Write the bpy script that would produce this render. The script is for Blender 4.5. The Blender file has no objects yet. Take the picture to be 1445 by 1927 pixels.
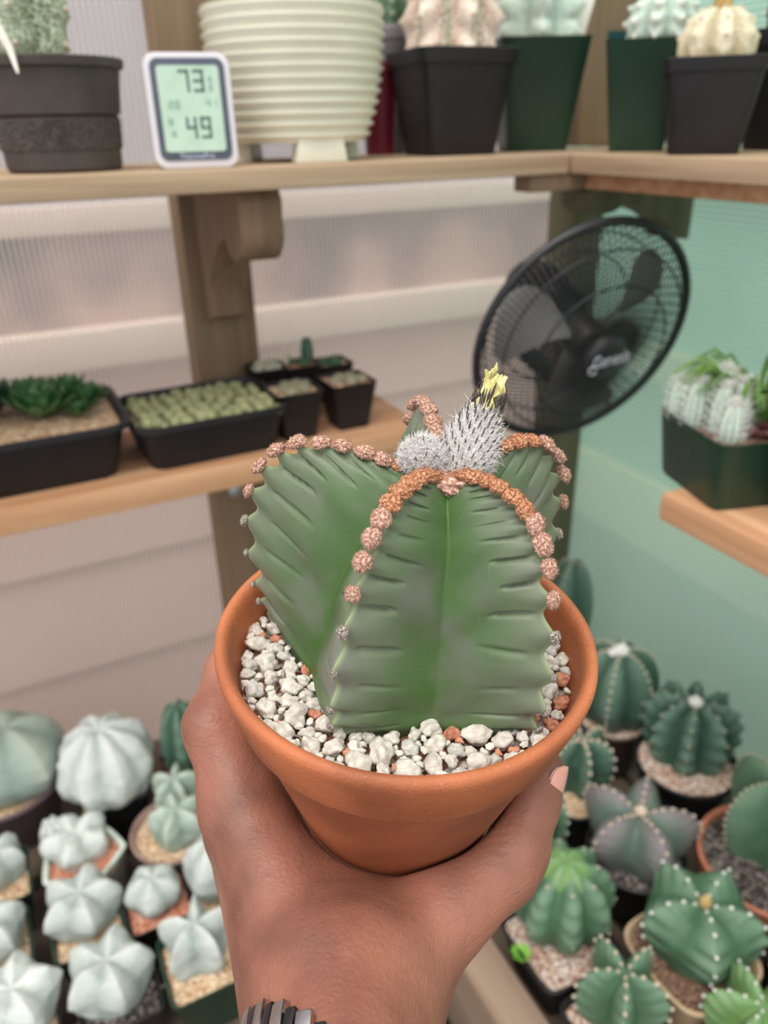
import bpy, math, random
import numpy as np
from mathutils import Vector, Matrix, noise
random.seed(7); rng = np.random.default_rng(7)
SC = bpy.context.scene; COL = SC.collection
PI = math.pi
# ------------------------------------------------------------------ camera
W_, H_, F_ = 1445.0, 1927.0, 1450.0
CAMZ = 1.5
PITCH, YAW, ROLL = math.radians(26.7), math.radians(26.5), math.radians(1.2)
fwd = Vector((math.sin(YAW)*math.cos(PITCH), math.cos(YAW)*math.cos(PITCH), -math.sin(PITCH)))
rgt0 = Vector((math.cos(YAW), -math.sin(YAW), 0))
up0 = rgt0.cross(fwd)
rgt = rgt0*math.cos(ROLL) - up0*math.sin(ROLL)
upv = rgt0*math.sin(ROLL) + up0*math.cos(ROLL)
CP = Vector((0, 0, CAMZ))
cam = bpy.data.cameras.new('camera'); co = bpy.data.objects.new('camera', cam); COL.objects.link(co)
co.matrix_world = Matrix(((rgt.x, upv.x, -fwd.x, 0), (rgt.y, upv.y, -fwd.y, 0), (rgt.z, upv.z, -fwd.z, CAMZ), (0, 0, 0, 1)))
cam.sensor_fit = 'VERTICAL'; cam.sensor_height = 36; cam.sensor_width = 27; cam.lens = F_/H_*36
cam.clip_start = .01; cam.clip_end = 60
cam.dof.use_dof = True; cam.dof.focus_distance = .255; cam.dof.aperture_fstop = 9.5
SC.camera = co
# ------------------------------------------------------------------ world, light, exposure
wd = bpy.data.worlds.new('world'); SC.world = wd; wd.use_nodes = True
wn = wd.node_tree.nodes; wl = wd.node_tree.links; wn.clear()
bg = wn.new('ShaderNodeBackground'); wo = wn.new('ShaderNodeOutputWorld')
tc = wn.new('ShaderNodeTexCoord'); sp = wn.new('ShaderNodeSeparateXYZ'); rp = wn.new('ShaderNodeValToRGB')
wl.new(tc.outputs['Generated'], sp.inputs[0]); wl.new(sp.outputs['Z'], rp.inputs[0]); wl.new(rp.outputs[0], bg.inputs[0]); wl.new(bg.outputs[0], wo.inputs[0])
rp.color_ramp.elements[0].position = 0.0; rp.color_ramp.elements[0].color = (.60, .60, .62, 1)
rp.color_ramp.elements[1].position = .7; rp.color_ramp.elements[1].color = (1, .985, .96, 1)
bg.inputs[1].default_value = 1.45
sun = bpy.data.lights.new('sun', 'SUN'); sun.energy = 1.7; sun.angle = math.radians(35); sun.color = (1, .96, .90)
so = bpy.data.objects.new('sun', sun); COL.objects.link(so)
so.rotation_euler = Vector((-.35, -.25, 1.0)).to_track_quat('Z', 'Y').to_euler()
SC.view_settings.view_transform = 'Standard'; SC.view_settings.look = 'None'
SC.view_settings.exposure = 0.27; SC.view_settings.gamma = 1.0; SC.view_settings.use_curve_mapping = False

# ------------------------------------------------------------------ geometry of the view (pixel -> ray -> point of the place)
def ray(px, py): return fwd + rgt*((px-W_/2)/F_) + upv*((H_/2-py)/F_)
def P(px, py, d): return CP + ray(px, py)*d
def onZ(px, py, z): r = ray(px, py); return CP + r*((z-CAMZ)/r.z)
def onY(px, py, y): r = ray(px, py); return CP + r*(y/r.y)
def onX(px, py, x): r = ray(px, py); return CP + r*(x/r.x)
def depth(p): return (Vector(p)-CP).dot(fwd)
def zat(p, px, py):
    r = ray(px, py); return CAMZ + r.z/math.hypot(r.x, r.y)*math.hypot(p[0], p[1])
# ------------------------------------------------------------------ materials
def L(c): return tuple(((x/255)/12.92 if x/255 <= .04045 else ((x/255+.055)/1.055)**2.4) for x in c) + (1,)
MATS = {}
def mat(name, c1, c2=None, rough=.6, scale=60, detail=4, bump=0, bscale=None, metal=0, sss=0, sssr=(.01, .004, .002), spec=.5, lo=.35, hi=.65, coat=0, trans=0):
    if name in MATS: return MATS[name]
    m = bpy.data.materials.new(name); m.use_nodes = True
    n = m.node_tree.nodes; l = m.node_tree.links; b = n['Principled BSDF']
    b.inputs['Roughness'].default_value = rough; b.inputs['Metallic'].default_value = metal
    b.inputs['Specular IOR Level'].default_value = spec
    t = n.new('ShaderNodeTexCoord')
    nz = n.new('ShaderNodeTexNoise'); nz.inputs['Scale'].default_value = scale; nz.inputs['Detail'].default_value = detail
    r = n.new('ShaderNodeValToRGB'); l.new(t.outputs['Object'], nz.inputs['Vector']); l.new(nz.outputs[0], r.inputs[0])
    r.color_ramp.elements[0].position = lo; r.color_ramp.elements[1].position = hi
    r.color_ramp.elements[0].color = L(c1); r.color_ramp.elements[1].color = L(c2 or c1)
    l.new(r.outputs[0], b.inputs['Base Color'])
    if bump:
        n2 = n.new('ShaderNodeTexNoise'); n2.inputs['Scale'].default_value = bscale or scale*3; n2.inputs['Detail'].default_value = 5
        bp = n.new('ShaderNodeBump'); bp.inputs['Strength'].default_value = 1; bp.inputs['Distance'].default_value = bump
        l.new(t.outputs['Object'], n2.inputs['Vector']); l.new(n2.outputs[0], bp.inputs['Height']); l.new(bp.outputs[0], b.inputs['Normal'])
    if sss:
        b.inputs['Subsurface Weight'].default_value = sss; b.inputs['Subsurface Radius'].default_value = sssr; b.inputs['Subsurface Scale'].default_value = 1
    if coat: b.inputs['Coat Weight'].default_value = coat
    MATS[name] = m; return m
def wood(name, c1, c2, axis='X', scale=1.0):
    m = bpy.data.materials.new(name); m.use_nodes = True
    n = m.node_tree.nodes; l = m.node_tree.links; b = n['Principled BSDF']; b.inputs['Roughness'].default_value = .75
    t = n.new('ShaderNodeTexCoord'); mp = n.new('ShaderNodeMapping'); s = [45*scale]*3; s['XYZ'.index(axis)] = 2.0*scale
    mp.inputs['Scale'].default_value = s
    nz = n.new('ShaderNodeTexNoise'); nz.inputs['Scale'].default_value = 1; nz.inputs['Detail'].default_value = 6; nz.inputs['Distortion'].default_value = .8
    r = n.new('ShaderNodeValToRGB'); r.color_ramp.elements[0].position = .3; r.color_ramp.elements[1].position = .7
    r.color_ramp.elements[0].color = L(c1); r.color_ramp.elements[1].color = L(c2)
    l.new(t.outputs['Object'], mp.inputs[0]); l.new(mp.outputs[0], nz.inputs['Vector']); l.new(nz.outputs[0], r.inputs[0]); l.new(r.outputs[0], b.inputs['Base Color'])
    bp = n.new('ShaderNodeBump'); bp.inputs['Distance'].default_value = .0008; l.new(nz.outputs[0], bp.inputs['Height']); l.new(bp.outputs[0], b.inputs['Normal'])
    MATS[name] = m; return m
def polycarb(name, ax, tint, period=.0062, fac=.30):
    m = bpy.data.materials.new(name); m.use_nodes = True
    n = m.node_tree.nodes; l = m.node_tree.links; n.clear()
    out = n.new('ShaderNodeOutputMaterial'); t = n.new('ShaderNodeTexCoord'); s = n.new('ShaderNodeSeparateXYZ')
    l.new(t.outputs['Object'], s.inputs[0])
    mu = n.new('ShaderNodeMath'); mu.operation = 'MULTIPLY'; mu.inputs[1].default_value = 2*PI/period; l.new(s.outputs[ax], mu.inputs[0])
    si = n.new('ShaderNodeMath'); si.operation = 'SINE'; l.new(mu.outputs[0], si.inputs[0])
    mr = n.new('ShaderNodeMapRange'); mr.inputs[1].default_value = .2; mr.inputs[2].default_value = 1; mr.inputs[3].default_value = fac-.12; mr.inputs[4].default_value = fac+.40
    l.new(si.outputs[0], mr.inputs[0])
    tr = n.new('ShaderNodeBsdfTransparent'); tr.inputs[0].default_value = L(tint)
    tl = n.new('ShaderNodeBsdfTranslucent'); tl.inputs[0].default_value = L(tint)
    df = n.new('ShaderNodeBsdfDiffuse'); df.inputs[0].default_value = L(tint)
    m1 = n.new('ShaderNodeMixShader'); m1.inputs[0].default_value = .35; l.new(tl.outputs[0], m1.inputs[1]); l.new(df.outputs[0], m1.inputs[2])
    m2 = n.new('ShaderNodeMixShader'); l.new(mr.outputs[0], m2.inputs[0]); l.new(tr.outputs[0], m2.inputs[1]); l.new(m1.outputs[0], m2.inputs[2])
    l.new(m2.outputs[0], out.inputs[0]); MATS[name] = m; return m
def cactus_mat(name, valley, mid, crest, fleck=None, fscale=900, famt=.62, blotch=None, rough=.55, bump=.0002, edge=None):
    """epidermis: colour runs from the furrow to the rib edge (attribute 's'), flecks on top"""
    m = bpy.data.materials.new(name); m.use_nodes = True
    n = m.node_tree.nodes; l = m.node_tree.links; b = n['Principled BSDF']; b.inputs['Roughness'].default_value = rough
    b.inputs['Specular IOR Level'].default_value = .35
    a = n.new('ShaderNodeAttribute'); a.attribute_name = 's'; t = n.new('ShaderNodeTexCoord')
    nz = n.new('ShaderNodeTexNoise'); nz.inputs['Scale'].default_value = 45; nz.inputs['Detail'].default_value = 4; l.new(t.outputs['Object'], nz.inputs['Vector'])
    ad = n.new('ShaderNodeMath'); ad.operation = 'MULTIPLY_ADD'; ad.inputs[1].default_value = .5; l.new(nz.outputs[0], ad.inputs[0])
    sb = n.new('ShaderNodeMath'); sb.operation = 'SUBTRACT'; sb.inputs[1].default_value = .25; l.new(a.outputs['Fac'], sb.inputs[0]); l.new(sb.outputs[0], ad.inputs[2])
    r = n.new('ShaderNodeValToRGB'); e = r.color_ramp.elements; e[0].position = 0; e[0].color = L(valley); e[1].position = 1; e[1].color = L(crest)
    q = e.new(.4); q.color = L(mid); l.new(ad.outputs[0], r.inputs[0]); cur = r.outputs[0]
    if blotch:
        nb = n.new('ShaderNodeTexNoise'); nb.inputs['Scale'].default_value = 38; nb.inputs['Detail'].default_value = 3; l.new(t.outputs['Object'], nb.inputs['Vector'])
        rb = n.new('ShaderNodeMapRange'); rb.inputs[1].default_value = .48; rb.inputs[2].default_value = .72; rb.inputs[4].default_value = .75; l.new(nb.outputs[0], rb.inputs[0])
        mx = n.new('ShaderNodeMix'); mx.data_type = 'RGBA'; l.new(rb.outputs[0], mx.inputs[0]); l.new(cur, mx.inputs[6]); mx.inputs[7].default_value = L(blotch); cur = mx.outputs[2]
    if fleck:
        nf = n.new('ShaderNodeTexNoise'); nf.inputs['Scale'].default_value = fscale; nf.inputs['Detail'].default_value = 2; l.new(t.outputs['Object'], nf.inputs['Vector'])
        rf = n.new('ShaderNodeMapRange'); rf.inputs[1].default_value = famt; rf.inputs[2].default_value = famt+.08; l.new(nf.outputs[0], rf.inputs[0])
        mx = n.new('ShaderNodeMix'); mx.data_type = 'RGBA'; l.new(rf.outputs[0], mx.inputs[0]); l.new(cur, mx.inputs[6]); mx.inputs[7].default_value = L(fleck); cur = mx.outputs[2]
    if edge:
        re_ = n.new('ShaderNodeMapRange'); re_.inputs[1].default_value = .945; re_.inputs[2].default_value = .99; re_.inputs[4].default_value = .7; l.new(a.outputs['Fac'], re_.inputs[0])
        mx = n.new('ShaderNodeMix'); mx.data_type = 'RGBA'; l.new(re_.outputs[0], mx.inputs[0]); l.new(cur, mx.inputs[6]); mx.inputs[7].default_value = L(edge); cur = mx.outputs[2]
    l.new(cur, b.inputs['Base Color'])
    n2 = n.new('ShaderNodeTexNoise'); n2.inputs['Scale'].default_value = 420; n2.inputs['Detail'].default_value = 4; l.new(t.outputs['Object'], n2.inputs['Vector'])
    bp = n.new('ShaderNodeBump'); bp.inputs['Distance'].default_value = bump; l.new(n2.outputs[0], bp.inputs['Height']); l.new(bp.outputs[0], b.inputs['Normal'])
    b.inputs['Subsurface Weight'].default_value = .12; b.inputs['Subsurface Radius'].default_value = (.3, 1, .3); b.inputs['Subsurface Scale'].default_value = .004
    MATS[name] = m; return m
def gravelmat(name, cols, scale=260, bump=.0015):
    m = bpy.data.materials.new(name); m.use_nodes = True
    n = m.node_tree.nodes; l = m.node_tree.links; b = n['Principled BSDF']; b.inputs['Roughness'].default_value = .9
    t = n.new('ShaderNodeTexCoord'); v = n.new('ShaderNodeTexVoronoi'); v.inputs['Scale'].default_value = scale
    l.new(t.outputs['Object'], v.inputs['Vector'])
    s = n.new('ShaderNodeSeparateColor'); l.new(v.outputs['Color'], s.inputs[0])
    r = n.new('ShaderNodeValToRGB'); r.color_ramp.interpolation = 'CONSTANT'
    e = r.color_ramp.elements; e[0].color = L(cols[0]); e[1].position = 1/len(cols); e[1].color = L(cols[1])
    for i, c in enumerate(cols[2:]): q = e.new((i+2)/len(cols)); q.color = L(c)
    l.new(s.outputs[0], r.inputs[0]); l.new(r.outputs[0], b.inputs['Base Color'])
    iv = n.new('ShaderNodeMath'); iv.operation = 'MULTIPLY'; iv.inputs[1].default_value = -1; l.new(v.outputs['Distance'], iv.inputs[0])
    bp = n.new('ShaderNodeBump'); bp.inputs['Distance'].default_value = bump; l.new(iv.outputs[0], bp.inputs['Height']); l.new(bp.outputs[0], b.inputs['Normal'])
    MATS[name] = m; return m
# ------------------------------------------------------------------ mesh helpers
class MB:
    def __init__(s): s.v = []; s.f = []
    def add(s, v, f):
        o = len(s.v); s.v += [tuple(x) for x in v]; s.f += [tuple(i+o for i in q) for q in f]; return s
    def box(s, x0, x1, y0, y1, z0, z1, M=None):
        v = [Vector((x, y, z)) for x in (x0, x1) for y in (y0, y1) for z in (z0, z1)]
        if M: v = [M @ q for q in v]
        return s.add(v, [(0, 1, 3, 2), (4, 6, 7, 5), (0, 4, 5, 1), (2, 3, 7, 6), (0, 2, 6, 4), (1, 5, 7, 3)])
    def lathe(s, prof, n=48, M=None, shape=None, cap0=False, cap1=False):
        v = []; f = []
        for r, z in prof:
            for k in range(n):
                a = 2*PI*k/n; q = shape(a) if shape else 1
                p = Vector((r*q*math.cos(a), r*q*math.sin(a), z)); v.append(M @ p if M else p)
        for j in range(len(prof)-1):
            for k in range(n): a = j*n+k; b = j*n+(k+1) % n; f.append((a, b, b+n, a+n))
        if cap0: f.append(tuple(range(n))[::-1])
        if cap1: f.append(tuple((len(prof)-1)*n+k for k in range(n)))
        return s.add(v, f)
    def tube(s, pts, r, n=8, closed=False, cap=True):
        pts = [Vector(p) for p in pts]; m = len(pts); v = []; f = []
        rr = r if hasattr(r, '__len__') else [r]*m; nrm = None
        for i, p in enumerate(pts):
            a = pts[(i-1) % m] if (closed or i) else p; b = pts[(i+1) % m] if (closed or i < m-1) else p
            t = (b-a).normalized()
            if nrm is None: nrm = t.orthogonal().normalized()
            nrm = (nrm - t*nrm.dot(t)).normalized(); bi = t.cross(nrm)
            for k in range(n): an = 2*PI*k/n; v.append(p+(nrm*math.cos(an)+bi*math.sin(an))*rr[i])
        for j in range(m if closed else m-1):
            for k in range(n): a = j*n+k; b = j*n+(k+1) % n; c = ((j+1) % m)*n; f.append((a, b, c+(k+1) % n, c+k))
        if cap and not closed: f.append(tuple(range(n))[::-1]); f.append(tuple((m-1)*n+k for k in range(n)))
        return s.add(v, f)
    def prism(s, poly, h0, h1, fn):   # fn(u,v,h)->point
        n = len(poly); v = [fn(u, w, h0) for u, w in poly]+[fn(u, w, h1) for u, w in poly]
        f = [tuple(range(n))[::-1], tuple(range(n, 2*n))]+[(i, (i+1) % n, n+(i+1) % n, n+i) for i in range(n)]
        return s.add(v, f)
    def mesh(s, name, m, smooth=True, bevel=0, angle=40):
        me = bpy.data.meshes.new(name); me.from_pydata([tuple(x) for x in s.v], [], s.f); me.update(); me.materials.append(m)
        if bevel:
            import bmesh
            bm = bmesh.new(); bm.from_mesh(me); bmesh.ops.recalc_face_normals(bm, faces=bm.faces)
            ed = [e for e in bm.edges if len(e.link_faces) == 2 and e.calc_face_angle(0) > .6]
            bmesh.ops.bevel(bm, geom=ed, offset=bevel, segments=2, affect='EDGES', profile=.6); bm.to_mesh(me); bm.free()
        if smooth:
            me.polygons.foreach_set('use_smooth', [True]*len(me.polygons))
            try: me.set_sharp_from_angle(angle=math.radians(angle))
            except Exception: pass
        return me
def link(name, me, parent=None, M=None):
    o = bpy.data.objects.new(name, me); COL.objects.link(o)
    if parent: o.parent = parent
    if M is not None: o.matrix_local = M
    return o
def tag(o, label=None, cat=None, group=None, kind=None):
    if label: o['label'] = label
    if cat: o['category'] = cat
    if group: o['group'] = group
    if kind: o['kind'] = kind
    return o
def thing(name, label, cat, loc=(0, 0, 0), rz=0, group=None, M=None):
    o = bpy.data.objects.new(name, None); COL.objects.link(o); o.empty_display_size = .02
    if M is not None: o.matrix_world = M
    else: o.location = loc; o.rotation_euler = (0, 0, rz)
    return tag(o, label, cat, group)
def struct(name, mb, m, **k): return tag(link(name, mb.mesh(name, m, **k)), kind='structure')
def catmull(keys, n):
    K = np.array(keys, float); m = len(K)-1; out = []
    for i in range(n):
        x = i/(n-1)*m; j = min(int(x), m-1); t = x-j
        p0 = K[max(j-1, 0)]; p1 = K[j]; p2 = K[j+1]; p3 = K[min(j+2, m)]
        out.append(.5*((2*p1)+(-p0+p2)*t+(2*p0-5*p1+4*p2-p3)*t*t+(-p0+3*p1-3*p2+p3)*t**3))
    return np.array(out)
def grid_mesh(name, Pn, m, attr=None, wrap=True, smooth=True, poles=True):
    nc, nt = Pn.shape[:2]; v = Pn.reshape(-1, 3); f = []
    for i in range(nc if wrap else nc-1):
        j = (i+1) % nc
        for k in range(nt-1): f.append((i*nt+k, i*nt+k+1, j*nt+k+1, j*nt+k))
    if poles: f.append(tuple(i*nt for i in range(nc)))
    me = bpy.data.meshes.new(name); me.from_pydata(v.tolist(), [], f); me.update(); me.materials.append(m)
    if attr is not None:
        a = me.attributes.new('s', 'FLOAT', 'POINT'); a.data.foreach_set('value', attr.reshape(-1).astype(np.float32))
    if smooth: me.polygons.foreach_set('use_smooth', [True]*len(me.polygons))
    return me
CREST = [(.04, .90), (.22, .955), (.45, 1.0), (.70, .97), (.88, .85), (.99, .66), (1.0, .45), (.95, .24), (.88, .06), (.82, -.06)]
VALLEY = [(.03, .88), (.12, .86), (.26, .82), (.38, .72), (.46, .58), (.51, .42), (.55, .26), (.58, .10), (.60, -.02), (.60, -.06)]
def astro(name, m, R, H, angs, rads=None, crest=CREST, valley=VALLEY, ns=9, nt=44, teeth=9, amp=.03, groove=.02, bulge=.05, tpow=.8, vdeep=1.0, jit=0, droop=.35, seed=0, ka=None, wp=1.5, vary=0):
    """star cactus: ribs at the given angles; returns mesh and the places of the areoles on the rib edges"""
    n = len(angs); rads = rads or [1]*n
    CS = [catmull(c, nt) for c in crest] if isinstance(crest[0][0], (tuple, list)) else [catmull(crest, nt)]*n; V = catmull(valley, nt); tt = np.linspace(0, 1, nt)
    if ka is None: ph = teeth*tt**tpow
    else: ph = np.interp(tt, ka, np.arange(len(ka)))
    S = np.concatenate([np.linspace(0, 1, ns, endpoint=False)**.9, 1-np.linspace(0, 1, ns, endpoint=False)**1.15])
    cols = []; sv = []; crestcol = []
    for i in range(n):
        a = angs[i]; ap = angs[i-1] + (0 if i else -2*PI); an = angs[(i+1) % n] + (0 if i < n-1 else 2*PI)
        rm = .5*(rads[i]+rads[i-1]), .5*(rads[i]+rads[(i+1) % n])
        C = CS[i]; Cp = np.stack([C[:, 0]*R*rads[i]*math.cos(a), C[:, 0]*R*rads[i]*math.sin(a), C[:, 1]*H], 1)
        for q, s in enumerate(S):
            side = 0 if q < ns else 1
            va = .5*(a+ap) if side == 0 else .5*(a+an); vr = R*rm[side]*vdeep
            Vp = np.stack([V[:, 0]*vr*math.cos(va), V[:, 0]*vr*math.sin(va), V[:, 1]*H], 1)
            X = Vp*(1-s)+Cp*s
            d = Cp-Vp; ln = np.linalg.norm(d[:, :2], axis=1, keepdims=True)+1e-9
            pr = np.stack([-d[:, 1], d[:, 0]], 1)/ln
            sg = -1 if side == 0 else 1     # outward normal of the face
            out = np.concatenate([pr*sg, np.zeros((nt, 1))], 1)
            rr = np.array([math.cos(.5*(a+va)), math.sin(.5*(a+va))]); sign = np.sign((out[:, :2]*rr).sum(1, keepdims=True)); out = out*sign
            X = X + out*bulge*R*(np.sin(PI*s**1.4))*np.minimum(1, C[:, :1]*2)*(.7+.3*(1-s))
            fr = ph + droop*(1-s)*1.5*np.clip(tt*2, 0, 1) + (.22*(1-s)*np.sin(ph*1.9+i*2.3+side*4+seed) if vary else 0)
            w = s**wp; env = np.clip(tt*4, 0, 1)*np.clip((1-tt)*8, .2, 1)
            wav = np.cos(2*PI*fr)
            rad = X.copy(); rad[:, 2] *= .3; rad /= (np.linalg.norm(rad, axis=1, keepdims=True)+1e-9)
            X = X + rad*(amp*R*wav*w*env)[:, None]
            fc = np.abs((fr % 1)-.5); g = np.exp(-(fc/.075)**2)
            sw = np.clip((s-.32)/.25, 0, 1)*np.clip((1.02-s)/.2, .15, 1)
            gn = .5+.5*np.sin(np.floor(fr)*7.3+i*2.1+side*1.3+seed)
            if vary: sw = sw*np.clip((s-(.10+.45*gn))/.12, 0, 1)*np.clip((.80+.2*gn-s)/.1, .05, 1); X = X + rad*(vary*R*np.sin(fr*2.7+s*5+i*1.7+side)*s*(1-s)*2*env)[:, None]
            X = X - out*(groove*R*g*sw*env*(.4+.9*gn))[:, None]
            cols.append(X); sv.append(np.full(nt, s))
            if q == ns: crestcol.append(X)
    A = np.stack(cols); me = grid_mesh(name, A, m, np.stack(sv))
    if jit:
        co_ = np.empty(len(me.vertices)*3); me.vertices.foreach_get('co', co_); co_ = co_.reshape(-1, 3)
        for k in range(len(co_)):
            nv = noise.noise_vector(Vector(co_[k])/(R*.35)+Vector((seed, 0, 0))); co_[k] += np.array(nv)*jit*R
        me.vertices.foreach_set('co', co_.reshape(-1)); me.update()
    ar = []
    for i, cc in enumerate(crestcol):
        kk = 0
        while kk <= ph[-1]:
            t = np.interp(kk, ph, tt)*(nt-1); j = min(int(t), nt-2); p = cc[j]*(1-(t-j))+cc[j+1]*(t-j)
            tg = cc[min(j+2, nt-1)]-cc[max(j-1, 0)]; ar.append((i, kk, Vector(p), Vector(tg).normalized())); kk += 1
    return me, ar
def lump(name, m, r=1, sub=3, amp=.2, fr=2.0, amp2=.0, fr2=8, seed=0, sq=(1, 1, 1)):
    import bmesh
    bm = bmesh.new(); bmesh.ops.create_icosphere(bm, subdivisions=sub, radius=1)
    for v in bm.verts:
        d = v.co.normalized(); o = Vector((seed*3.1, seed*1.7, 0))
        q = 1+amp*noise.noise(d*fr+o)+amp2*noise.noise(d*fr2+o)
        v.co = Vector((d.x*q*sq[0], d.y*q*sq[1], d.z*q*sq[2]))*r
    me = bpy.data.meshes.new(name); bm.to_mesh(me); bm.free(); me.materials.append(m)
    me.polygons.foreach_set('use_smooth', [True]*len(me.polygons)); return me
def hair(mb, p, d, ln, r, curl=.5, seg=3):
    p = Vector(p); d = Vector(d).normalized(); pts = [p]; rr = [r]
    for k in range(seg):
        d = (d+Vector((random.gauss(0, 1), random.gauss(0, 1), random.gauss(0, 1)))*curl*.5).normalized(); p = p+d*ln/seg; pts.append(p); rr.append(r*(1-(k+1)/seg)+r*.12)
    mb.tube(pts, rr, 3, cap=False)
# ================================================================== SETTING
YW, XW = .95, .80                       # inner faces of the back and the right glazing
SHZ, SH2, BEN = CAMZ-.031, CAMZ-.314, .70
wd_l = wood('weathered_wood', (150, 124, 98), (196, 170, 142), 'X'); wd_y = wood('weathered_wood_y', (150, 124, 98), (196, 170, 142), 'Y')
wd_o = wood('orange_wood', (176, 122, 84), (214, 170, 132), 'X'); wd_oy = wood('orange_wood_y', (176, 122, 84), (214, 170, 132), 'Y')
wd_p = wood('post_wood', (118, 98, 76), (146, 122, 96), 'Z'); wd_g = wood('dark_post_wood', (84, 84, 62), (112, 108, 82), 'Z')
pc1 = polycarb('twinwall_clear', 'X', (250, 246, 244)); pc2 = polycarb('twinwall_side', 'Z', (232, 246, 240), .0066, .50)
struct('floor', MB().box(-3, 3, -3, 4.5, -.06, 0), mat('ground', (44, 38, 34), (62, 54, 48), scale=12, bump=.003))
struct('wall_back', MB().box(-2.2, XW+.006, YW, YW+.006, .0, 2.3), pc1)
struct('wall_right', MB().box(XW, XW+.006, -.6, YW, .0, 2.3), pc2)
# frame posts of the greenhouse
struct('trim_1', MB().box(.207, .283, YW-.05, YW-.001, 0, 2.3), wd_p, bevel=.003)
struct('trim_2', MB().box(.748, XW-.001, YW-.06, YW-.001, 0, SHZ-.03), wd_g, bevel=.003)
struct('trim_3', MB().box(.715, XW-.001, YW-.09, YW-.001, SHZ+.001, 2.3), wd_p, bevel=.003)
# the building outside behind the back glazing
D = 1.75
sidm = mat('pink_siding', (230, 202, 192), (238, 210, 200), rough=.9, scale=4)
sidd = mat('grey_brick', (104, 90, 92), (206, 178, 170), rough=.9, scale=5, lo=.30, hi=.60, detail=2)
crm = mat('cream_trim', (244, 230, 216), (250, 238, 226), rough=.8, scale=5)
sky_sd = mat('sky_haze_siding', (172, 178, 194), (190, 194, 206), rough=.9, scale=4)  # grey-blue of the bright sky haze painted into the upper siding
bl = thing('outside_building', 'pale pink building with cream ledges seen blurred through the clear back panel', 'building', (0, D, 0))
mb = MB(); zz = 0.0
while zz < CAMZ-.23*D-.02:
    z1 = min(zz+.165*D, CAMZ-.23*D-.015); mb.add([(-4, -.012, zz), (1.42, -.012, zz), (1.42, 0.004, z1), (-4, .004, z1), (-4, .1, zz), (1.42, .1, zz), (1.42, .1, z1), (-4, .1, z1)],
        [(0, 1, 2, 3), (7, 6, 5, 4), (0, 4, 5, 1), (3, 2, 6, 7)]); zz = z1
link('siding', mb.mesh('siding', sidm, smooth=False), bl)
link('ledge', MB().box(-4, 1.42, -.05, .1, CAMZ-.258*D, CAMZ-.212*D).mesh('ledge', crm, bevel=.004), bl)
link('wall_band', MB().box(-4, 1.42, 0, .1, CAMZ-.212*D, CAMZ-.105*D).mesh('wall_band', sidd), bl)
link('ledge', MB().box(-4, 1.42, -.03, .1, CAMZ-.105*D, CAMZ-.075*D).mesh('ledge', crm, bevel=.004), bl)
link('upper_siding', MB().box(-4, 1.42, 0, .1, CAMZ-.075*D, 2.6).mesh('upper_siding', sky_sd), bl)
# green fence outside the right glazing
fn = thing('outside_fence', 'teal green fence with beige rails seen blurred through the right side panel', 'fence', (2.1, 0, 0))
tealm = mat('teal_boards', (116, 168, 146), (150, 196, 176), rough=.8, scale=1.6, lo=.4, hi=.6)
link('fence_board', MB().box(0, .04, -5, 4.5, 0, 2.2).mesh('fence_board', tealm), fn)
for z0, z1 in ((1.28, 1.36), (.66, .78), (.0, .28)): link('rail', MB().box(-.04, .0, -5, 4.5, z0, z1).mesh('rail', crm if z0 > 1 else mat('beige_rail', (214, 200, 166)), bevel=.004), fn)
# ================================================================== SHELVES
def bracket_poly():
    pts = [(0, 0), (.165, 0), (.172, -.010)]
    for k in range(11): a = PI*.10-PI*.98*k/10; pts.append((.142+.030*math.cos(a), -.036+.030*math.sin(a)))
    for k in range(1, 9): t = k/8; pts.append((.110-.075*t-.012*math.sin(PI*t), -.048-.070*t**1.3))
    pts += [(.034, -.140), (.0, -.150)]; return pts
sh = thing('wooden_shelf', 'upper pale wooden plank shelf along the back holding the thermometer and the ridged bowl', 'shelf', (0, 0, 0))
link('plank', MB().box(-1.6, .575, .70, YW-.051, SHZ-.019, SHZ).mesh('plank', wd_l, bevel=.003), sh)
link('bracket', MB().prism(bracket_poly(), 0, .042, lambda u, w, h: Vector((.222+h, YW-.051-u, SHZ-.0195+w))).mesh('bracket', wood('bracket_wood', (108, 86, 66), (140, 114, 90), 'Z'), bevel=.002), sh)
link('batten', MB().box(.530, .60, .705, .735, SHZ-.036, SHZ-.0195).mesh('batten', wd_p, bevel=.002), sh)
sr = thing('wooden_shelf', 'upper pale wooden plank shelf along the right side carrying green and black pots', 'shelf', (0, 0, 0))
link('plank', MB().box(.577, XW-.002, -.5, YW-.093, SHZ-.019, SHZ).mesh('plank', wd_y, bevel=.003), sr)
link('rail', MB().box(.610, .650, -.45, .80, SHZ-.036, SHZ-.0195).mesh('rail', wd_o, bevel=.002), sr)
link('bracket', MB().prism([(a*1.0, b*.45) for a, b in bracket_poly()], 0, .042, lambda u, w, h: Vector((XW-.003-u, .73+h, SHZ-.037+w))).mesh('bracket', wd_g, bevel=.002), sr)
s2 = thing('wooden_shelf', 'lower rough wooden shelf at the left carrying black trays and small pots', 'shelf', (0, 0, 0))
link('plank', MB().box(-1.6, .425, .735, YW-.051, SH2-.028, SH2).mesh('plank', wd_o, bevel=.004), s2)
s3 = thing('wooden_shelf', 'lower rough wooden shelf at the right edge carrying a green square pot', 'shelf', (0, 0, 0))
link('plank', MB().box(.525, XW-.002, -.5, .468, SH2-.028, SH2).mesh('plank', wd_oy, bevel=.004), s3)
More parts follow.
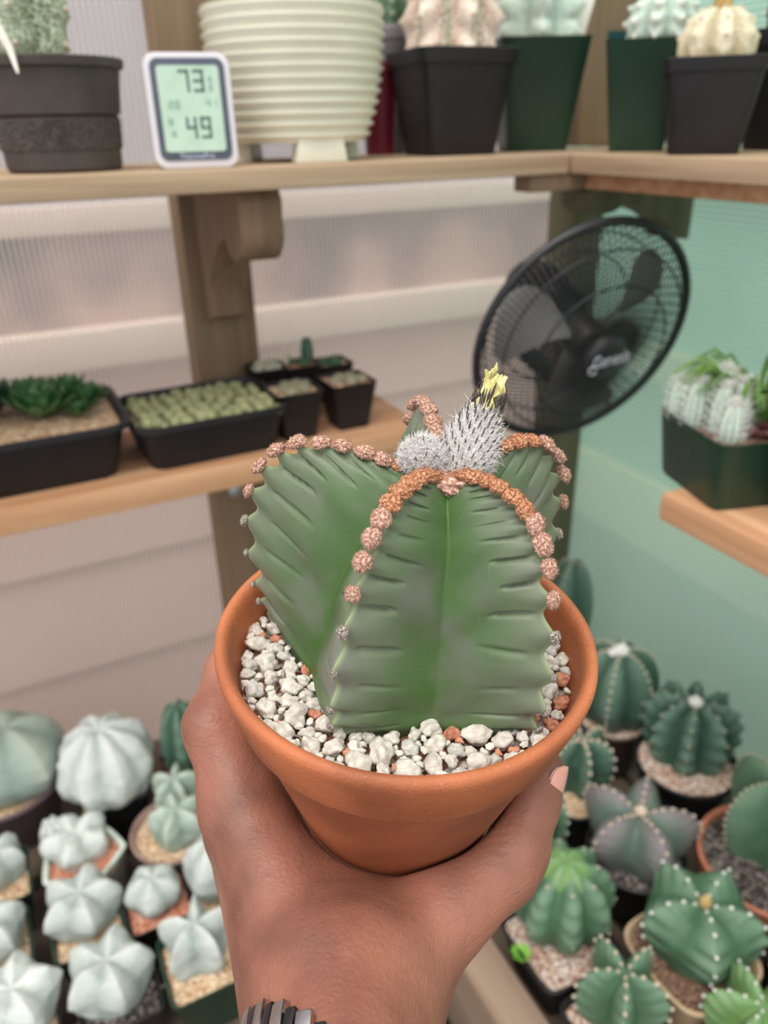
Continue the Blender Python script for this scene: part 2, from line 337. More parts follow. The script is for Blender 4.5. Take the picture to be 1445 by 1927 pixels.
# black box with a pale knob behind the post, under the lower shelf
hb = thing('black_box', 'black casing with a pale round knob below the lower shelf beside the brown post', 'box', (.345, .86, 1.03))
link('casing', MB().box(-.040, .075, -.03, .05, -.12, .122).mesh('casing', mat('black_plastic', (20, 19, 22), (30, 29, 32), rough=.45), bevel=.008), hb)
p = onY(441, 922, .829); link('knob', MB().lathe([(.0, .0), (.007, 0), (.008, -.004), (.0, -.006)], 16, Matrix.Translation(p-hb.location) @ Matrix.Rotation(PI/2, 4, 'X') @ Matrix.Rotation(PI, 4, 'X')).mesh('knob', mat('grey_metal', (170, 172, 176), rough=.35, metal=.6)), hb)
# ================================================================== BENCHES
dkw = wood('bench_wood', (86, 72, 60), (112, 96, 82), 'Y'); bw = wood('bench_rail', (138, 116, 98), (160, 138, 120), 'Y')
b1 = thing('potting_bench', 'dark wooden bench under the pale cacti at the left', 'bench', (0, 0, 0))
for k in range(5): link('slat', MB().box(-1.5, .20, .02+k*.185, .02+k*.185+.165, BEN-.03, BEN-.001).mesh('slat', dkw, bevel=.003), b1)
link('front_rail', MB().box(-1.5, .20, -.03, .015, BEN-.09, BEN+.02).mesh('front_rail', bw, bevel=.003), b1)
for x in (-1.4, .15):
    for y in (.05, .88): link('leg', MB().box(x, x+.045, y, y+.045, 0, BEN-.03).mesh('leg', bw, bevel=.003), b1)
b2 = thing('potting_bench', 'wooden bench with a pale brown front rail at the right under the green star cacti', 'bench', (0, 0, 0))
for k in range(3): link('slat', MB().box(.328+k*.155, .328+k*.155+.145, -.4, .93, BEN-.03, BEN-.001).mesh('slat', dkw, bevel=.003), b2)
link('front_rail', MB().box(.281, .325, -.4, .90, BEN-.09, BEN+.035).mesh('front_rail', bw, bevel=.003), b2)
for x in (.285, .74):
    for y in (-.35, .82): link('leg', MB().box(x, x+.035, y, y+.045, 0, BEN-.09).mesh('leg', bw, bevel=.003), b2)
# ================================================================== POTS
def rsq(a, n=5.0):
    c, s = abs(math.cos(a)), abs(math.sin(a)); return 1/((c**n+s**n)**(1/n))
def sq_shape(n, rot=0): return lambda a: rsq(a-rot, n)
def pot_mesh(kind, R, h, m):
    """profile of (radius, height above base) rim outer radius R; open with real wall thickness"""
    t = max(.002, R*.035)
    if kind == 'square':      # nursery pot with rolled lip
        pr = [(0, 0), (R*.68, 0), (R*.70, .002), (R*.92, h*.86), (R*.93, h*.865), (R*.965, h*.868), (R, h), (R-t*.8, h+.0008), (R-t*1.6, h), (R*.93-t, h*.86), (R*.70-t, .004), (0, .004)]
        return MB().lathe(pr, 64, shape=sq_shape(9))
    if kind == 'plainsquare':
        b0 = .86 if pot_mesh.steep else .68
        pr = [(0, 0), (R*(b0-.02), 0), (R*b0, .002), (R*.985, h*.99), (R, h), (R-t, h), (R*.97-t, h*.96), (R*b0-t, .004), (0, .004)]
        return MB().lathe(pr, 64, shape=sq_shape(14))
    if kind == 'rsquare':
        pr = [(0, 0), (R*.72, 0), (R*.76, .003), (R*.95, h*.93), (R, h*.95), (R*1.01, h*.98), (R, h), (R*.95, h), (R*.93, h*.97), (R*.90, h*.9), (R*.7, .006), (0, .006)]
        return MB().lathe(pr, 64, shape=sq_shape(4.2))
    if kind == 'hex':
        def hx(a): a = (a+.2) % (2*PI/5)-PI/5; return .86/max(math.cos(a), .1)**.75
        pr = [(0, 0), (R*.72, 0), (R*.78, .004), (R*.97, h*.93), (R*1.0, h*.98), (R*.985, h), (R*.93, h+.001), (R*.87, h), (R*.85, h*.93), (R*.7, .008), (0, .008)]
        return MB().lathe(pr, 80, shape=hx)
    # round with collar
    c = .74 if kind == 'collar' else .90
    pr = [(0, 0), (R*.66, 0), (R*.68, .002), (R*.90, h*c), (R*.925, h*c+.001), (R*.97, h*(c+.01)), (R*.985, h*.94), (R, h*.98), (R*.99, h), (R*.96, h+.001), (R-t*2.2, h-.001), (R*.92-t, h*c), (R*.66, .006), (0, .006)]
    return MB().lathe(pr, 72)
pot_mesh.steep = False
PM = {'black': mat('black_pot_plastic', (13, 13, 16), (20, 20, 24), rough=.55, scale=20), 'green': mat('green_pot_plastic', (20, 52, 37), (30, 64, 47), rough=.42, scale=9),
      'teal': mat('teal_pot_plastic', (12, 74, 78), (18, 90, 92), rough=.45, scale=9), 'maroon': mat('maroon_pot', (96, 14, 36), (112, 20, 44), rough=.4, scale=9),
      'terra': mat('terracotta_plain', (172, 104, 80), (196, 128, 102), rough=.8, scale=30), 'beige': mat('beige_glaze', (178, 154, 122), (196, 172, 140), rough=.5, scale=30),
      'purple': mat('purple_brown_plastic', (84, 66, 72), (104, 84, 90), rough=.5, scale=10), 'pink': mat('pinkish_clay', (146, 118, 112), (166, 138, 130), rough=.8, scale=30),
      'ceramic': mat('pale_green_ceramic', (206, 218, 206), (150, 166, 156), rough=.35, scale=70, lo=.55, hi=.75), 'grey': mat('grey_pot', (120, 116, 122), (136, 132, 138), rough=.6, scale=20),
      'brown': mat('brown_plastic', (60, 48, 44), (78, 64, 58), rough=.55, scale=20)}
GM = {'tan': gravelmat('tan_gravel', [(214, 186, 150), (186, 150, 112), (232, 214, 190), (160, 122, 92), (206, 172, 138)], 420),
      'orange': gravelmat('orange_gravel', [(196, 122, 90), (176, 100, 74), (214, 150, 120), (228, 190, 170), (186, 110, 84)], 420),
      'dark': gravelmat('dark_gravel', [(58, 50, 48), (40, 36, 36), (96, 84, 78), (150, 140, 134), (48, 42, 40)], 380),
      'pink': gravelmat('pinkish_gravel', [(204, 172, 150), (176, 130, 110), (226, 206, 190), (150, 110, 94), (236, 228, 220)], 380),
      'brown': gravelmat('brown_soil', [(110, 78, 60), (84, 62, 50), (140, 104, 84), (96, 70, 58), (170, 140, 120)], 420)}
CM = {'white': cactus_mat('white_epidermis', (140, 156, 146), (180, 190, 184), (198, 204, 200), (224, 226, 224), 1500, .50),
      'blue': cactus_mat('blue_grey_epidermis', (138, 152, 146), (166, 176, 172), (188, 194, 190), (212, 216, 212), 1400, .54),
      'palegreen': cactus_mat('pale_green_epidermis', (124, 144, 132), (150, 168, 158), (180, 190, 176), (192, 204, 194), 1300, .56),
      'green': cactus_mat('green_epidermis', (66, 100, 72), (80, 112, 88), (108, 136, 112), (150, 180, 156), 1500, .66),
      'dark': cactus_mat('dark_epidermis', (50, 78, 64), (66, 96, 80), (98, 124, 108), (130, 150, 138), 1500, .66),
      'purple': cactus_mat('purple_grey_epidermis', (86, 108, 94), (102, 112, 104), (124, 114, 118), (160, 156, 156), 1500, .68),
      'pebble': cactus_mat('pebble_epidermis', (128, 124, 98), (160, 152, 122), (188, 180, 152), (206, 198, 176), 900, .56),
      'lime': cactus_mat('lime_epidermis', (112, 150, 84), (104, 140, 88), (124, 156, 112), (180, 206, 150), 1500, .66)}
arm_tan = mat('areole_tan', (190, 172, 150), (214, 198, 180), rough=.95, scale=800); arm_wh = mat('areole_white', (214, 214, 210), (236, 236, 232), rough=.95, scale=800)
AR = {'tan': lump('areole', arm_tan, 1, 2, .15, 3), 'white': lump('areole', arm_wh, 1, 2, .15, 3)}
def gravel_top(R, shape, m, seed=0):
    n = 18; v = [(0, 0, 0)]; f = []; N = 48
    for j in range(1, n+1):
        for k in range(N):
            a = 2*PI*k/N; r = R*j/n*(shape(a) if shape else 1); x, y = r*math.cos(a), r*math.sin(a)
            v.append((x, y, .0022*noise.noise(Vector((x*260, y*260, seed)))+.0015*noise.noise(Vector((x*60, y*60, seed)))))
    for k in range(N): f.append((0, 1+k, 1+(k+1) % N))
    for j in range(n-1):
        for k in range(N): a = 1+j*N+k; b = 1+j*N+(k+1) % N; f.append((a, a+N, b+N, b))
    return MB().add(v, f).mesh('gravel', m)
SHP = {'square': sq_shape(9), 'plainsquare': sq_shape(14), 'rsquare': sq_shape(4.2), 'hex': None, 'round': None, 'collar': None}
def potted(label, loc, R, h, kind='square', pot='black', gravel='tan', sink=.008, rz=0, group=None, cat='potted cactus', name='potted_cactus'):
    t = thing(name, label, cat, loc, rz, group)
    sqr = kind in ('square', 'plainsquare')
    link('pot', pot_mesh(kind, R, h, PM[pot]).mesh('pot', PM[pot], angle=35), t)
    g = link('gravel', gravel_top(R*.93-.002 if kind != 'hex' else R*.86, SHP[kind], GM[gravel], loc[0]*50), t, Matrix.Translation((0, 0, h-sink)))
    tag(g, kind='stuff'); t['_h'] = h-sink; return t
def plant(t, skin, R, H, n=5, rot=0, loc=(0, 0), teeth=8, areole=None, asz=.0016, amp=.03, groove=.015, vd=1.0, cr=CREST, va=VALLEY, jit=.03, seed=1, rads=None, tilt=None, bulge=.07, every=1, name='cactus_body', nt=40, ns=8):
    angs = [rot+2*PI*i/n for i in range(n)]
    me, ar = astro(name, CM[skin] if isinstance(skin, str) else skin, R, H, angs, rads, cr, va, ns=ns, nt=nt, teeth=teeth, amp=amp, groove=groove, vdeep=vd, jit=jit, seed=seed, bulge=bulge)
    M = Matrix.Translation((loc[0], loc[1], t['_h'])) @ (tilt or Matrix())
    b = link(name, me, t, M)
    if areole:
        for i, k, p, tg in ar:
            if k < 1 or k % every or p.z < 0: continue
            s = asz*(1.0 if k > 1 else .8); link('areole', AR[areole], b, Matrix.Translation(p) @ tg.to_track_quat('Z', 'X').to_matrix().to_4x4() @ Matrix.Diagonal((s, s, s*1.15, 1)))
    return b, ar
BP = []
def bench_pot(label, px, py, hw, h, kind, pot, gravel, z=None, **k):
    z = (z if z is not None else BEN)+h; p = onZ(px, py, z); R = hw/F_*depth(p)
    if kind in ('square', 'plainsquare'): R *= .80
    p.z -= h; k.setdefault('group', 'pale cacti crowded on the left bench' if p.x < .2 else 'green star cacti on the right bench')
    t = potted(label, p, R, h, kind, pot, gravel, **k); t['_R'] = R; t['_sq'] = kind in ('square', 'plainsquare', 'rsquare'); BP.append(t); return t
def size_for(t, cx, hw, top, lx=0, ly=0):
    """radius and height of a plant that spans hw pixels each side and reaches up to the pixel row top"""
    p = t.location+Vector((lx, ly, t['_h'])); R = hw/F_*(depth(p)-.03); H = zat(p, cx, top)-p.z
    return R, max(H, .012)
def bud(t, loc, r, m=None, name='woolly_bud', sq=(1, 1, 1)):
    return link(name, lump(name, m or arm_wh, r, 3, .25, 3, .15, 12, sq=sq), t, Matrix.Translation(loc))
# columnar / globe profiles
GLOBE = [(.05, .96), (.25, 1.0), (.50, .97), (.74, .86), (.91, .68), (1.0, .48), (.98, .28), (.86, .10), (.72, -.04)]
GLOBEV = [(.04, .95), (.22, .96), (.42, .90), (.60, .80), (.74, .64), (.81, .46), (.80, .28), (.70, .10), (.60, -.04)]
FLAT = [(.06, .80), (.25, .90), (.5, .97), (.78, .90), (.97, .68), (1.0, .45), (.92, .2), (.8, -.06)]
FLATV = [(.04, .78), (.16, .80), (.30, .80), (.44, .72), (.54, .56), (.58, .38), (.58, .2), (.56, -.06)]
# ---- left bench (pale cacti)
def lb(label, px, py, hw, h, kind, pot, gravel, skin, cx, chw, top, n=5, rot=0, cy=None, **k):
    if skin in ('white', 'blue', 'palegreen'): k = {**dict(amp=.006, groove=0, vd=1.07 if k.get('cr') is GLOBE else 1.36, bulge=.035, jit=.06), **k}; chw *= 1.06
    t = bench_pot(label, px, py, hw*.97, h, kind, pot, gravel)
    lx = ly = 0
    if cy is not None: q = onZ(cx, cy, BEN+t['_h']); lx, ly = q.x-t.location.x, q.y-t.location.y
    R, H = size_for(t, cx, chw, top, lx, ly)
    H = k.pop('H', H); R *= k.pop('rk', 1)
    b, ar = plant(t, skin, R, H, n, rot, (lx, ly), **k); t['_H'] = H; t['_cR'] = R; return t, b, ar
t, b, ar = lb('large smooth grey-green cactus in a round purplish-brown pot at the left edge', 0, 1455, 128, .085, 'round', 'purple', 'tan', 'palegreen', 35, 95, 1322, 5, -1.0, cy=1465, cr=GLOBE, va=GLOBEV, amp=.01, groove=.003, jit=.03, vd=1.12, H=.085)
t, b, ar = lb('tall whitish egg shaped cactus with shallow ribs in black pot against back panel', 205, 1478, 92, .080, 'square', 'black', 'tan', 'white', 205, 86, 1297, 8, .2, cr=GLOBE, va=GLOBEV, amp=.01, groove=0, teeth=12, vd=1.1, H=.095)
t, b, ar = lb('dark grey-green cactus in a black pot mostly hidden behind the knuckle of the hand', 352, 1432, 58, .080, 'square', 'black', 'tan', 'dark', 345, 44, 1292, 6, .2, cr=GLOBE, va=GLOBEV, H=.10)
t, b, ar = lb('grey-green star cactus with a second star behind it in a round pinkish clay pot', 322, 1560, 88, .075, 'round', 'pink', 'tan', 'palegreen', 333, 54, 1480, 5, -.9, cy=1568, H=.042, groove=0)
q = onZ(328, 1512, BEN+t['_h']); plant(t, 'palegreen', .030, .045, 5, -.1, (q.x-t.location.x, q.y-t.location.y), groove=0)
t, b, ar = lb('snow-white cactus with a round white pup in a pale green angular ceramic pot', 157, 1600, 95, .070, 'hex', 'ceramic', 'orange', 'white', 152, 62, 1525, 5, .6, cy=1590, cr=FLAT, va=FLATV, jit=.08, groove=0, teeth=5, H=.034)
q = onZ(102, 1550, BEN+t['_h']+.02); plant(t, 'white', .0165, .030, 6, .3, (q.x-t.location.x, q.y-t.location.y), cr=GLOBE, va=GLOBEV, jit=.10, name='offset', groove=0)
t, b, ar = lb('pale star cactus in green square pot at left edge, just below the purplish pot', -2, 1655, 86, .070, 'plainsquare', 'green', 'tan', 'blue', 10, 52, 1565, 5, .8, cy=1640, cr=FLAT, va=FLATV, groove=0, H=.042)
t, b, ar = lb('pale star cactus in green pot at left edge, behind the bottom corner cactus', -18, 1790, 96, .070, 'plainsquare', 'green', 'tan', 'blue', -12, 68, 1690, 5, .3, cy=1780, cr=FLAT, va=FLATV, groove=0, H=.045)
t, b, ar = lb('pale rounded cactus in a green square pot in front of the angular ceramic pot', 152, 1745, 92, .072, 'plainsquare', 'green', 'tan', 'blue', 150, 72, 1640, 5, 1.1, cy=1730, cr=FLAT, va=FLATV, groove=0, H=.046)
t, b, ar = lb('small pale five-ribbed cactus on orange gravel in a black square pot', 298, 1695, 82, .072, 'plainsquare', 'black', 'orange', 'blue', 296, 52, 1622, 5, -1.9, cy=1695, cr=GLOBE, va=GLOBEV, groove=0, H=.036)
t, b, ar = lb('pale cactus in a green pot half hidden behind the left side of the wrist', 420, 1665, 74, .072, 'plainsquare', 'green', 'tan', 'blue', 412, 62, 1565, 5, .2, cy=1660, cr=GLOBE, va=GLOBEV, groove=0, H=.062)
t, b, ar = lb('blue-grey star cactus with deep lobes in green square pot beside the wrist', 382, 1800, 98, .075, 'plainsquare', 'green', 'tan', 'blue', 376, 72, 1700, 5, -1.2, cy=1790, groove=0, vd=1.05, H=.050, teeth=4)
t, b, ar = lb('pale puffy cactus in black square pot at bottom, second from left corner', 220, 1860, 100, .060, 'plainsquare', 'black', 'dark', 'blue', 212, 80, 1755, 5, -1.4, cy=1850, cr=FLAT, va=FLATV, groove=0, jit=.06, H=.052)
t, b, ar = lb('whitish-green star cactus in the bottom left corner of the picture', 48, 1905, 100, .060, 'plainsquare', 'black', 'tan', 'white', 50, 84, 1812, 5, .1, cy=1900, cr=FLAT, va=FLATV, groove=0, H=.050)
for (px, py, s) in ((268, 1916, .006), (25, 1808, .007), (47, 1795, .006), (95, 1815, .004)): pass
# ---- right bench (green cacti)
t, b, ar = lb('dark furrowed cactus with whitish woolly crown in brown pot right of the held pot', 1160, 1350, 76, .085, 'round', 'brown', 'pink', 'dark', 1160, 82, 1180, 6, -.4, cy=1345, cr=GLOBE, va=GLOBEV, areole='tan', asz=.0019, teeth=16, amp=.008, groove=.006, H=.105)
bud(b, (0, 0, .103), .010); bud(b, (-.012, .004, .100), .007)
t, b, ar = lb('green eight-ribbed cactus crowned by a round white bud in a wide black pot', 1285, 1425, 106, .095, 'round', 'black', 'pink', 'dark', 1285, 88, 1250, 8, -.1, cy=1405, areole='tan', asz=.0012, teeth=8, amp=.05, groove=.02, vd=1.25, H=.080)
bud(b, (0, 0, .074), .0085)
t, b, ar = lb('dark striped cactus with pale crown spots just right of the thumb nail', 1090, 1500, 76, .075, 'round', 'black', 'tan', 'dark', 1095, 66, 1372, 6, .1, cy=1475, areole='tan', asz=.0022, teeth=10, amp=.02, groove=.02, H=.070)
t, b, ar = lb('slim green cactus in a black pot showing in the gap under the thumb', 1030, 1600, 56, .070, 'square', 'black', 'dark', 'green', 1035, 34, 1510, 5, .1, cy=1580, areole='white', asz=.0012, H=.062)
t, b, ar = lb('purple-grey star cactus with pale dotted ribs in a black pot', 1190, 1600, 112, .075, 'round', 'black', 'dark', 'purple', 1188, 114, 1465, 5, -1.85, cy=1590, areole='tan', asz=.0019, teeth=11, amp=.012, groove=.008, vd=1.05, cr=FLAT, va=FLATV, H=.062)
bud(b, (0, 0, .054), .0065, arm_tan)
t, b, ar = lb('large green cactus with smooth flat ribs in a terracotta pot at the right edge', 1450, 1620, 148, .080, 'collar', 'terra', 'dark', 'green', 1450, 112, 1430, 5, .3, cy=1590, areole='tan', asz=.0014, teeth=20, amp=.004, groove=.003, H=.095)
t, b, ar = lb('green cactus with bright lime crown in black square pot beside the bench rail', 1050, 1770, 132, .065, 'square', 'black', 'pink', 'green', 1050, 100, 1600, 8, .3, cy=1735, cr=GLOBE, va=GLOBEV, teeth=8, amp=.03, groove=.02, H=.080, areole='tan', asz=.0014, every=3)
CM['lime']; plant(t, 'lime', t['_cR']*.52, .034, 6, .4, (b.location.x, b.location.y), cr=GLOBE, va=GLOBEV, name='new_growth', amp=.01, groove=0, teeth=4, vd=1.12, bulge=.03)[0].location.z += t['_H']*.66
wd2 = MB()
for k in range(9):
    a = k*2.4; d = Vector((math.cos(a), math.sin(a), .8)).normalized(); c = Vector((0, 0, 0)); s = Vector((-math.sin(a), math.cos(a), 0))
    wd2.add([c, c+d*.008+s*.004+Vector((0, 0, .001)), c+d*.014, c+d*.008-s*.004, c+d*.007-Vector((0, 0, .001))], [(0, 1, 2, 3), (0, 4, 1), (1, 4, 2), (2, 4, 3), (3, 4, 0)])
q = onZ(975, 1812, BEN+t['_h']+.003); link('weed', wd2.mesh('weed', mat('weed_green', (108, 168, 52), (130, 190, 70))), t, Matrix.Translation(q-t.location))
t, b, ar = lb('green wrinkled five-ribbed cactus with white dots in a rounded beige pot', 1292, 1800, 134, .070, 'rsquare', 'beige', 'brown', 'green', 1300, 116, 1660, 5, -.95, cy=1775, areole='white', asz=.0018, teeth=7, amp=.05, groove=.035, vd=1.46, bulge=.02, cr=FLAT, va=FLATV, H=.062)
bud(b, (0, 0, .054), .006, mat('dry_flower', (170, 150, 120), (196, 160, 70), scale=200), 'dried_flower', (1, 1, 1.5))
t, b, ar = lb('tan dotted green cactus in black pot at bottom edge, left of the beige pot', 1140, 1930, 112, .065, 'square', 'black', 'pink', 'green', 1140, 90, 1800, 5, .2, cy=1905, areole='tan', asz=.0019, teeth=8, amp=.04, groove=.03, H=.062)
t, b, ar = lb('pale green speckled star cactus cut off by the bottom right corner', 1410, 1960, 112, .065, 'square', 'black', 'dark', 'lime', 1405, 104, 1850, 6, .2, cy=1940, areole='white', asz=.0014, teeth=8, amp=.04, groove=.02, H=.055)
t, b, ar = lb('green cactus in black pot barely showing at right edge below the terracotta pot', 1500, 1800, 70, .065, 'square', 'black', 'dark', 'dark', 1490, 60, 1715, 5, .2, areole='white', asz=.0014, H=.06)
t, b, ar = lb('tall grey-green cactus seen just behind the right side of the held cactus', 1062, 1215, 62, .085, 'round', 'brown', 'pink', 'dark', 1066, 46, 995, 4, .4, cy=1195, cr=GLOBE, va=GLOBEV, teeth=14, amp=.01, groove=0, H=.135, areole='tan', asz=.0012)

# the pots stand side by side: nudge and narrow neighbouring rims until none touch
pos = {t: [t.location.x, t.location.y] for t in BP}; rad = {t: t['_R'] for t in BP}
for it in range(400):
    hit = False
    for i, a in enumerate(BP):
        if a.location.x > .2:
            if pos[a][0]-rad[a] < .327: pos[a][0] += .0006
            if pos[a][0]+rad[a] > .797: pos[a][0] -= .0006
        if pos[a][1]+rad[a] > .945: pos[a][1] -= .0006
        for b in BP[i+1:]:
            dx, dy = pos[b][0]-pos[a][0], pos[b][1]-pos[a][1]
            if a['_sq'] and b['_sq']: d = max(abs(dx), abs(dy)); nx, ny = (math.copysign(1, dx), 0) if abs(dx) > abs(dy) else (0, math.copysign(1, dy))
            else:
                d = math.hypot(dx, dy)/(1.0 if not (a['_sq'] or b['_sq']) else 1.05); nx, ny = dx/(math.hypot(dx, dy)+1e-9), dy/(math.hypot(dx, dy)+1e-9)
            if d < rad[a]+rad[b]+.001:
                hit = True; s = .00035
                pos[a][0] -= nx*s; pos[a][1] -= ny*s; pos[b][0] += nx*s; pos[b][1] += ny*s
                for q in (a, b):
                    if rad[q] > .78*q['_R']: rad[q] -= .00018
    if not hit: break
for t in BP:
    t.location.x, t.location.y = pos[t]; f_ = rad[t]/t['_R']
    for c in t.children:
        if c.name.split('.')[0] in ('pot', 'gravel'): c.scale = (f_, f_, 1)
# ================================================================== TOP SHELF
def shelf_pot(label, px, y, hw, top, kind, pot, gravel, x=None, z=SHZ, pyb=285, **k):
    """stands on the shelf at wall distance y (or, on the right shelf, at x); hw and top are its half width and rim row"""
    r = ray(px, pyb)
    p = Vector((r.x/r.y*y, y, z)) if x is None else Vector((x, r.y/r.x*x, z))
    h = zat(p, px, top)-z; R = hw/F_*depth(p+Vector((0, 0, h)))
    if kind in ('square', 'plainsquare'): R *= k.pop('sqf', .82)
    if k.get('name') != 'flower_pot': k.setdefault('group', 'potted cacti on the upper shelf')
    t = potted(label, p, R, h, kind, pot, gravel, **k); t['_R'] = R; return t
def text(name, s, size, m, parent, M, ext=.0002):
    c = bpy.data.curves.new(name, 'FONT'); c.body = s; c.size = size; c.align_x = 'CENTER'; c.align_y = 'CENTER'; c.extrude = ext
    o = bpy.data.objects.new(name, c); COL.objects.link(o); dg = bpy.context.evaluated_depsgraph_get(); dg.update()
    me = bpy.data.meshes.new_from_object(o.evaluated_get(dg)); bpy.data.objects.remove(o); me.materials.clear(); me.materials.append(m)
    return link(name, me, parent, M)
# a: brown pot with embossed band
r = ray(122, 300); y = .775; p = Vector((r.x/r.y*y, y, SHZ)); h = zat(p, 105, 112)-SHZ; R = 131/F_*depth(p)
t = thing('potted_cactus', 'flecked columnar cactus in dark brown pot with embossed band, left end of upper shelf', 'potted cactus', p, group='potted cacti on the upper shelf')
pm = mat('dark_brown_plastic', (62, 54, 50), (74, 66, 62), rough=.6, scale=30)
pr = [(0, 0), (R*.74, 0), (R*.78, .003), (R*.79, h*.20), (R*.805, h*.205), (R*.83, h*.49), (R*.81, h*.50), (R*.86, h*.52), (R*.93, h*.90), (R*.99, h*.92), (R, h*.99), (R*.98, h), (R*.93, h), (R*.90, h*.9), (R*.7, .01), (0, .01)]
pot = link('pot', MB().lathe(pr, 80).mesh('pot', pm, angle=35), t)
mb = MB(); k = 0
for row in range(8):
    for q in range(110):
        a = 2*PI*q/110+random.uniform(-.02, .02); z = h*(.225+.033*row)+random.uniform(-.001, .001); rr = R*(.806+.024*(z/h-.205)/.285)
        if random.random() < .7:
            c = Vector((rr*math.cos(a), rr*math.sin(a), z)); o = Vector((math.cos(a), math.sin(a), 0)); s = Vector((-o.y, o.x, 0)); u = Vector((0, 0, 1))
            w = .0016; mb.add([c+s*w, c+u*w*random.uniform(.6, 1.5), c-s*w, c-u*w*random.uniform(.6, 1.5), c+o*.0014], [(0, 1, 4), (1, 2, 4), (2, 3, 4), (3, 0, 4)])
link('embossed_band', mb.mesh('embossed_band', pm), pot)
g = link('gravel', gravel_top(R*.91, None, GM['brown'], 3), t, Matrix.Translation((0, 0, h-.004))); tag(g, kind='stuff'); t['_h'] = h-.004
CM['flecked'] = cactus_mat('flecked_epidermis', (96, 116, 84), (120, 138, 104), (156, 168, 140), (206, 214, 196), 420, .50)
plant(t, 'flecked', R*.76, .17, 6, .35, (-R*.28, 0), teeth=12, amp=.05, groove=.04, cr=GLOBE, va=GLOBEV, areole='tan', asz=.002, vd=.92)
q = Vector((-.62*R, -.62*R, h)); mb = MB()
a0 = onY(0, 62, p.y-R*.9)-p; a1 = onY(18, 92, p.y-R*.95)-p; a2 = onY(34, 138, p.y-R*1.05)-p
cv = catmull([a0-(a1-a0)*1.2, a0, a1, a2], 16); mb.tube([Vector(c) for c in cv], [.0042*(1-(i/15)**2*.8) for i in range(16)], 8)
o = link('plant_tag', mb.mesh('plant_tag', mat('white_plastic', (236, 232, 222), rough=.4)), None, Matrix.Translation(p)); tag(o, 'curved white pointed tag over the rim of the dark brown pot at left edge', 'plant tag')
# b: thermometer
r = ray(371, 294); y = .725; p = Vector((r.x/r.y*y, y, SHZ)); d = depth(p); w = 152/F_*d; hh = zat(p, 355, 96)-SHZ
t = thing('digital_thermometer', 'white framed digital thermometer with green screen reading 73 and 49 on upper shelf', 'thermometer', p, -.20)
def rrect(w, h, r, n=8):
    out = []
    for cx, cy, a0 in ((w/2-r, h-r, 0), (-w/2+r, h-r, PI/2), (-w/2+r, r, PI), (w/2-r, r, 3*PI/2)):
        out += [(cx+r*math.cos(a0+PI/2*k/n), cy+r*math.sin(a0+PI/2*k/n)) for k in range(n+1)]
    return out
TL = Matrix.Rotation(-.10, 4, 'X')
def plate(w, h, r, y0, y1, zo=0): return MB().prism(rrect(w, h, r), y0, y1, lambda u, v, q: TL @ Vector((u, q, v+zo)))
link('case', plate(w, hh, .010, -.004, .014).mesh('case', mat('off_white_plastic', (216, 212, 218), rough=.35), bevel=.0015), t)
link('bezel', plate(w*.865, hh*.88, .007, -.0052, -.003, hh*.07).mesh('bezel', mat('slate_plastic', (70, 78, 92), (78, 86, 100), rough=.25), bevel=.0004), t)
scr = link('screen', plate(w*.72, hh*.74, .003, -.0060, -.004, hh*.145).mesh('screen', mat('lcd_green', (178, 204, 184), (188, 212, 194), rough=.3)), t)
lcd = mat('lcd_digit', (84, 112, 104), rough=.6); lcd2 = mat('lcd_faint_digit', (140, 176, 160), rough=.6)
SEG = {'7': 'abc', '3': 'abcdg', '4': 'fgbc', '9': 'abcdfg', '2': 'abged', '8': 'abcdefg', '1': 'bc', '0': 'abcdef'}
def digits(s, cx, cz, dw, dh, th, m, gap=1.35):
    for i, c in enumerate(s):
        mb = MB(); x = cx+(i-(len(s)-1)/2)*dw*gap
        B = {'a': (x-dw/2, x+dw/2, cz+dh-th, cz+dh), 'd': (x-dw/2, x+dw/2, cz, cz+th), 'g': (x-dw/2, x+dw/2, cz+dh/2-th/2, cz+dh/2+th/2),
             'b': (x+dw/2-th, x+dw/2, cz+dh/2, cz+dh), 'c': (x+dw/2-th, x+dw/2, cz, cz+dh/2), 'f': (x-dw/2, x-dw/2+th, cz+dh/2, cz+dh), 'e': (x-dw/2, x-dw/2+th, cz, cz+dh/2)}
        for g in SEG[c]: b = B[g]; mb.box(b[0], b[1], -.0063, -.0058, b[2], b[3], TL)
        link('digit', mb.mesh('digit', m), scr)
digits('73', w*.03, hh*.66, w*.125, hh*.19, w*.032, lcd); digits('49', w*.06, hh*.26, w*.125, hh*.19, w*.032, lcd)
digits('28', -w*.20, hh*.52, w*.055, hh*.07, w*.014, lcd2); digits('41', w*.24, hh*.53, w*.055, hh*.07, w*.014, lcd2)
digits('8', w*.25, hh*.74, w*.04, hh*.05, w*.01, lcd2); digits('8', w*.25, hh*.67, w*.04, hh*.05, w*.01, lcd2)
digits('8', -w*.26, hh*.38, w*.05, hh*.06, w*.014, lcd2); digits('8', -w*.24, hh*.28, w*.05, hh*.05, w*.012, lcd2)
text('brand_text', 'ThermoPro', .0062, mat('pale_print', (190, 200, 220)), t, TL @ Matrix.Translation((0, -.0055, hh*.105)) @ Matrix.Rotation(PI/2, 4, 'X'))
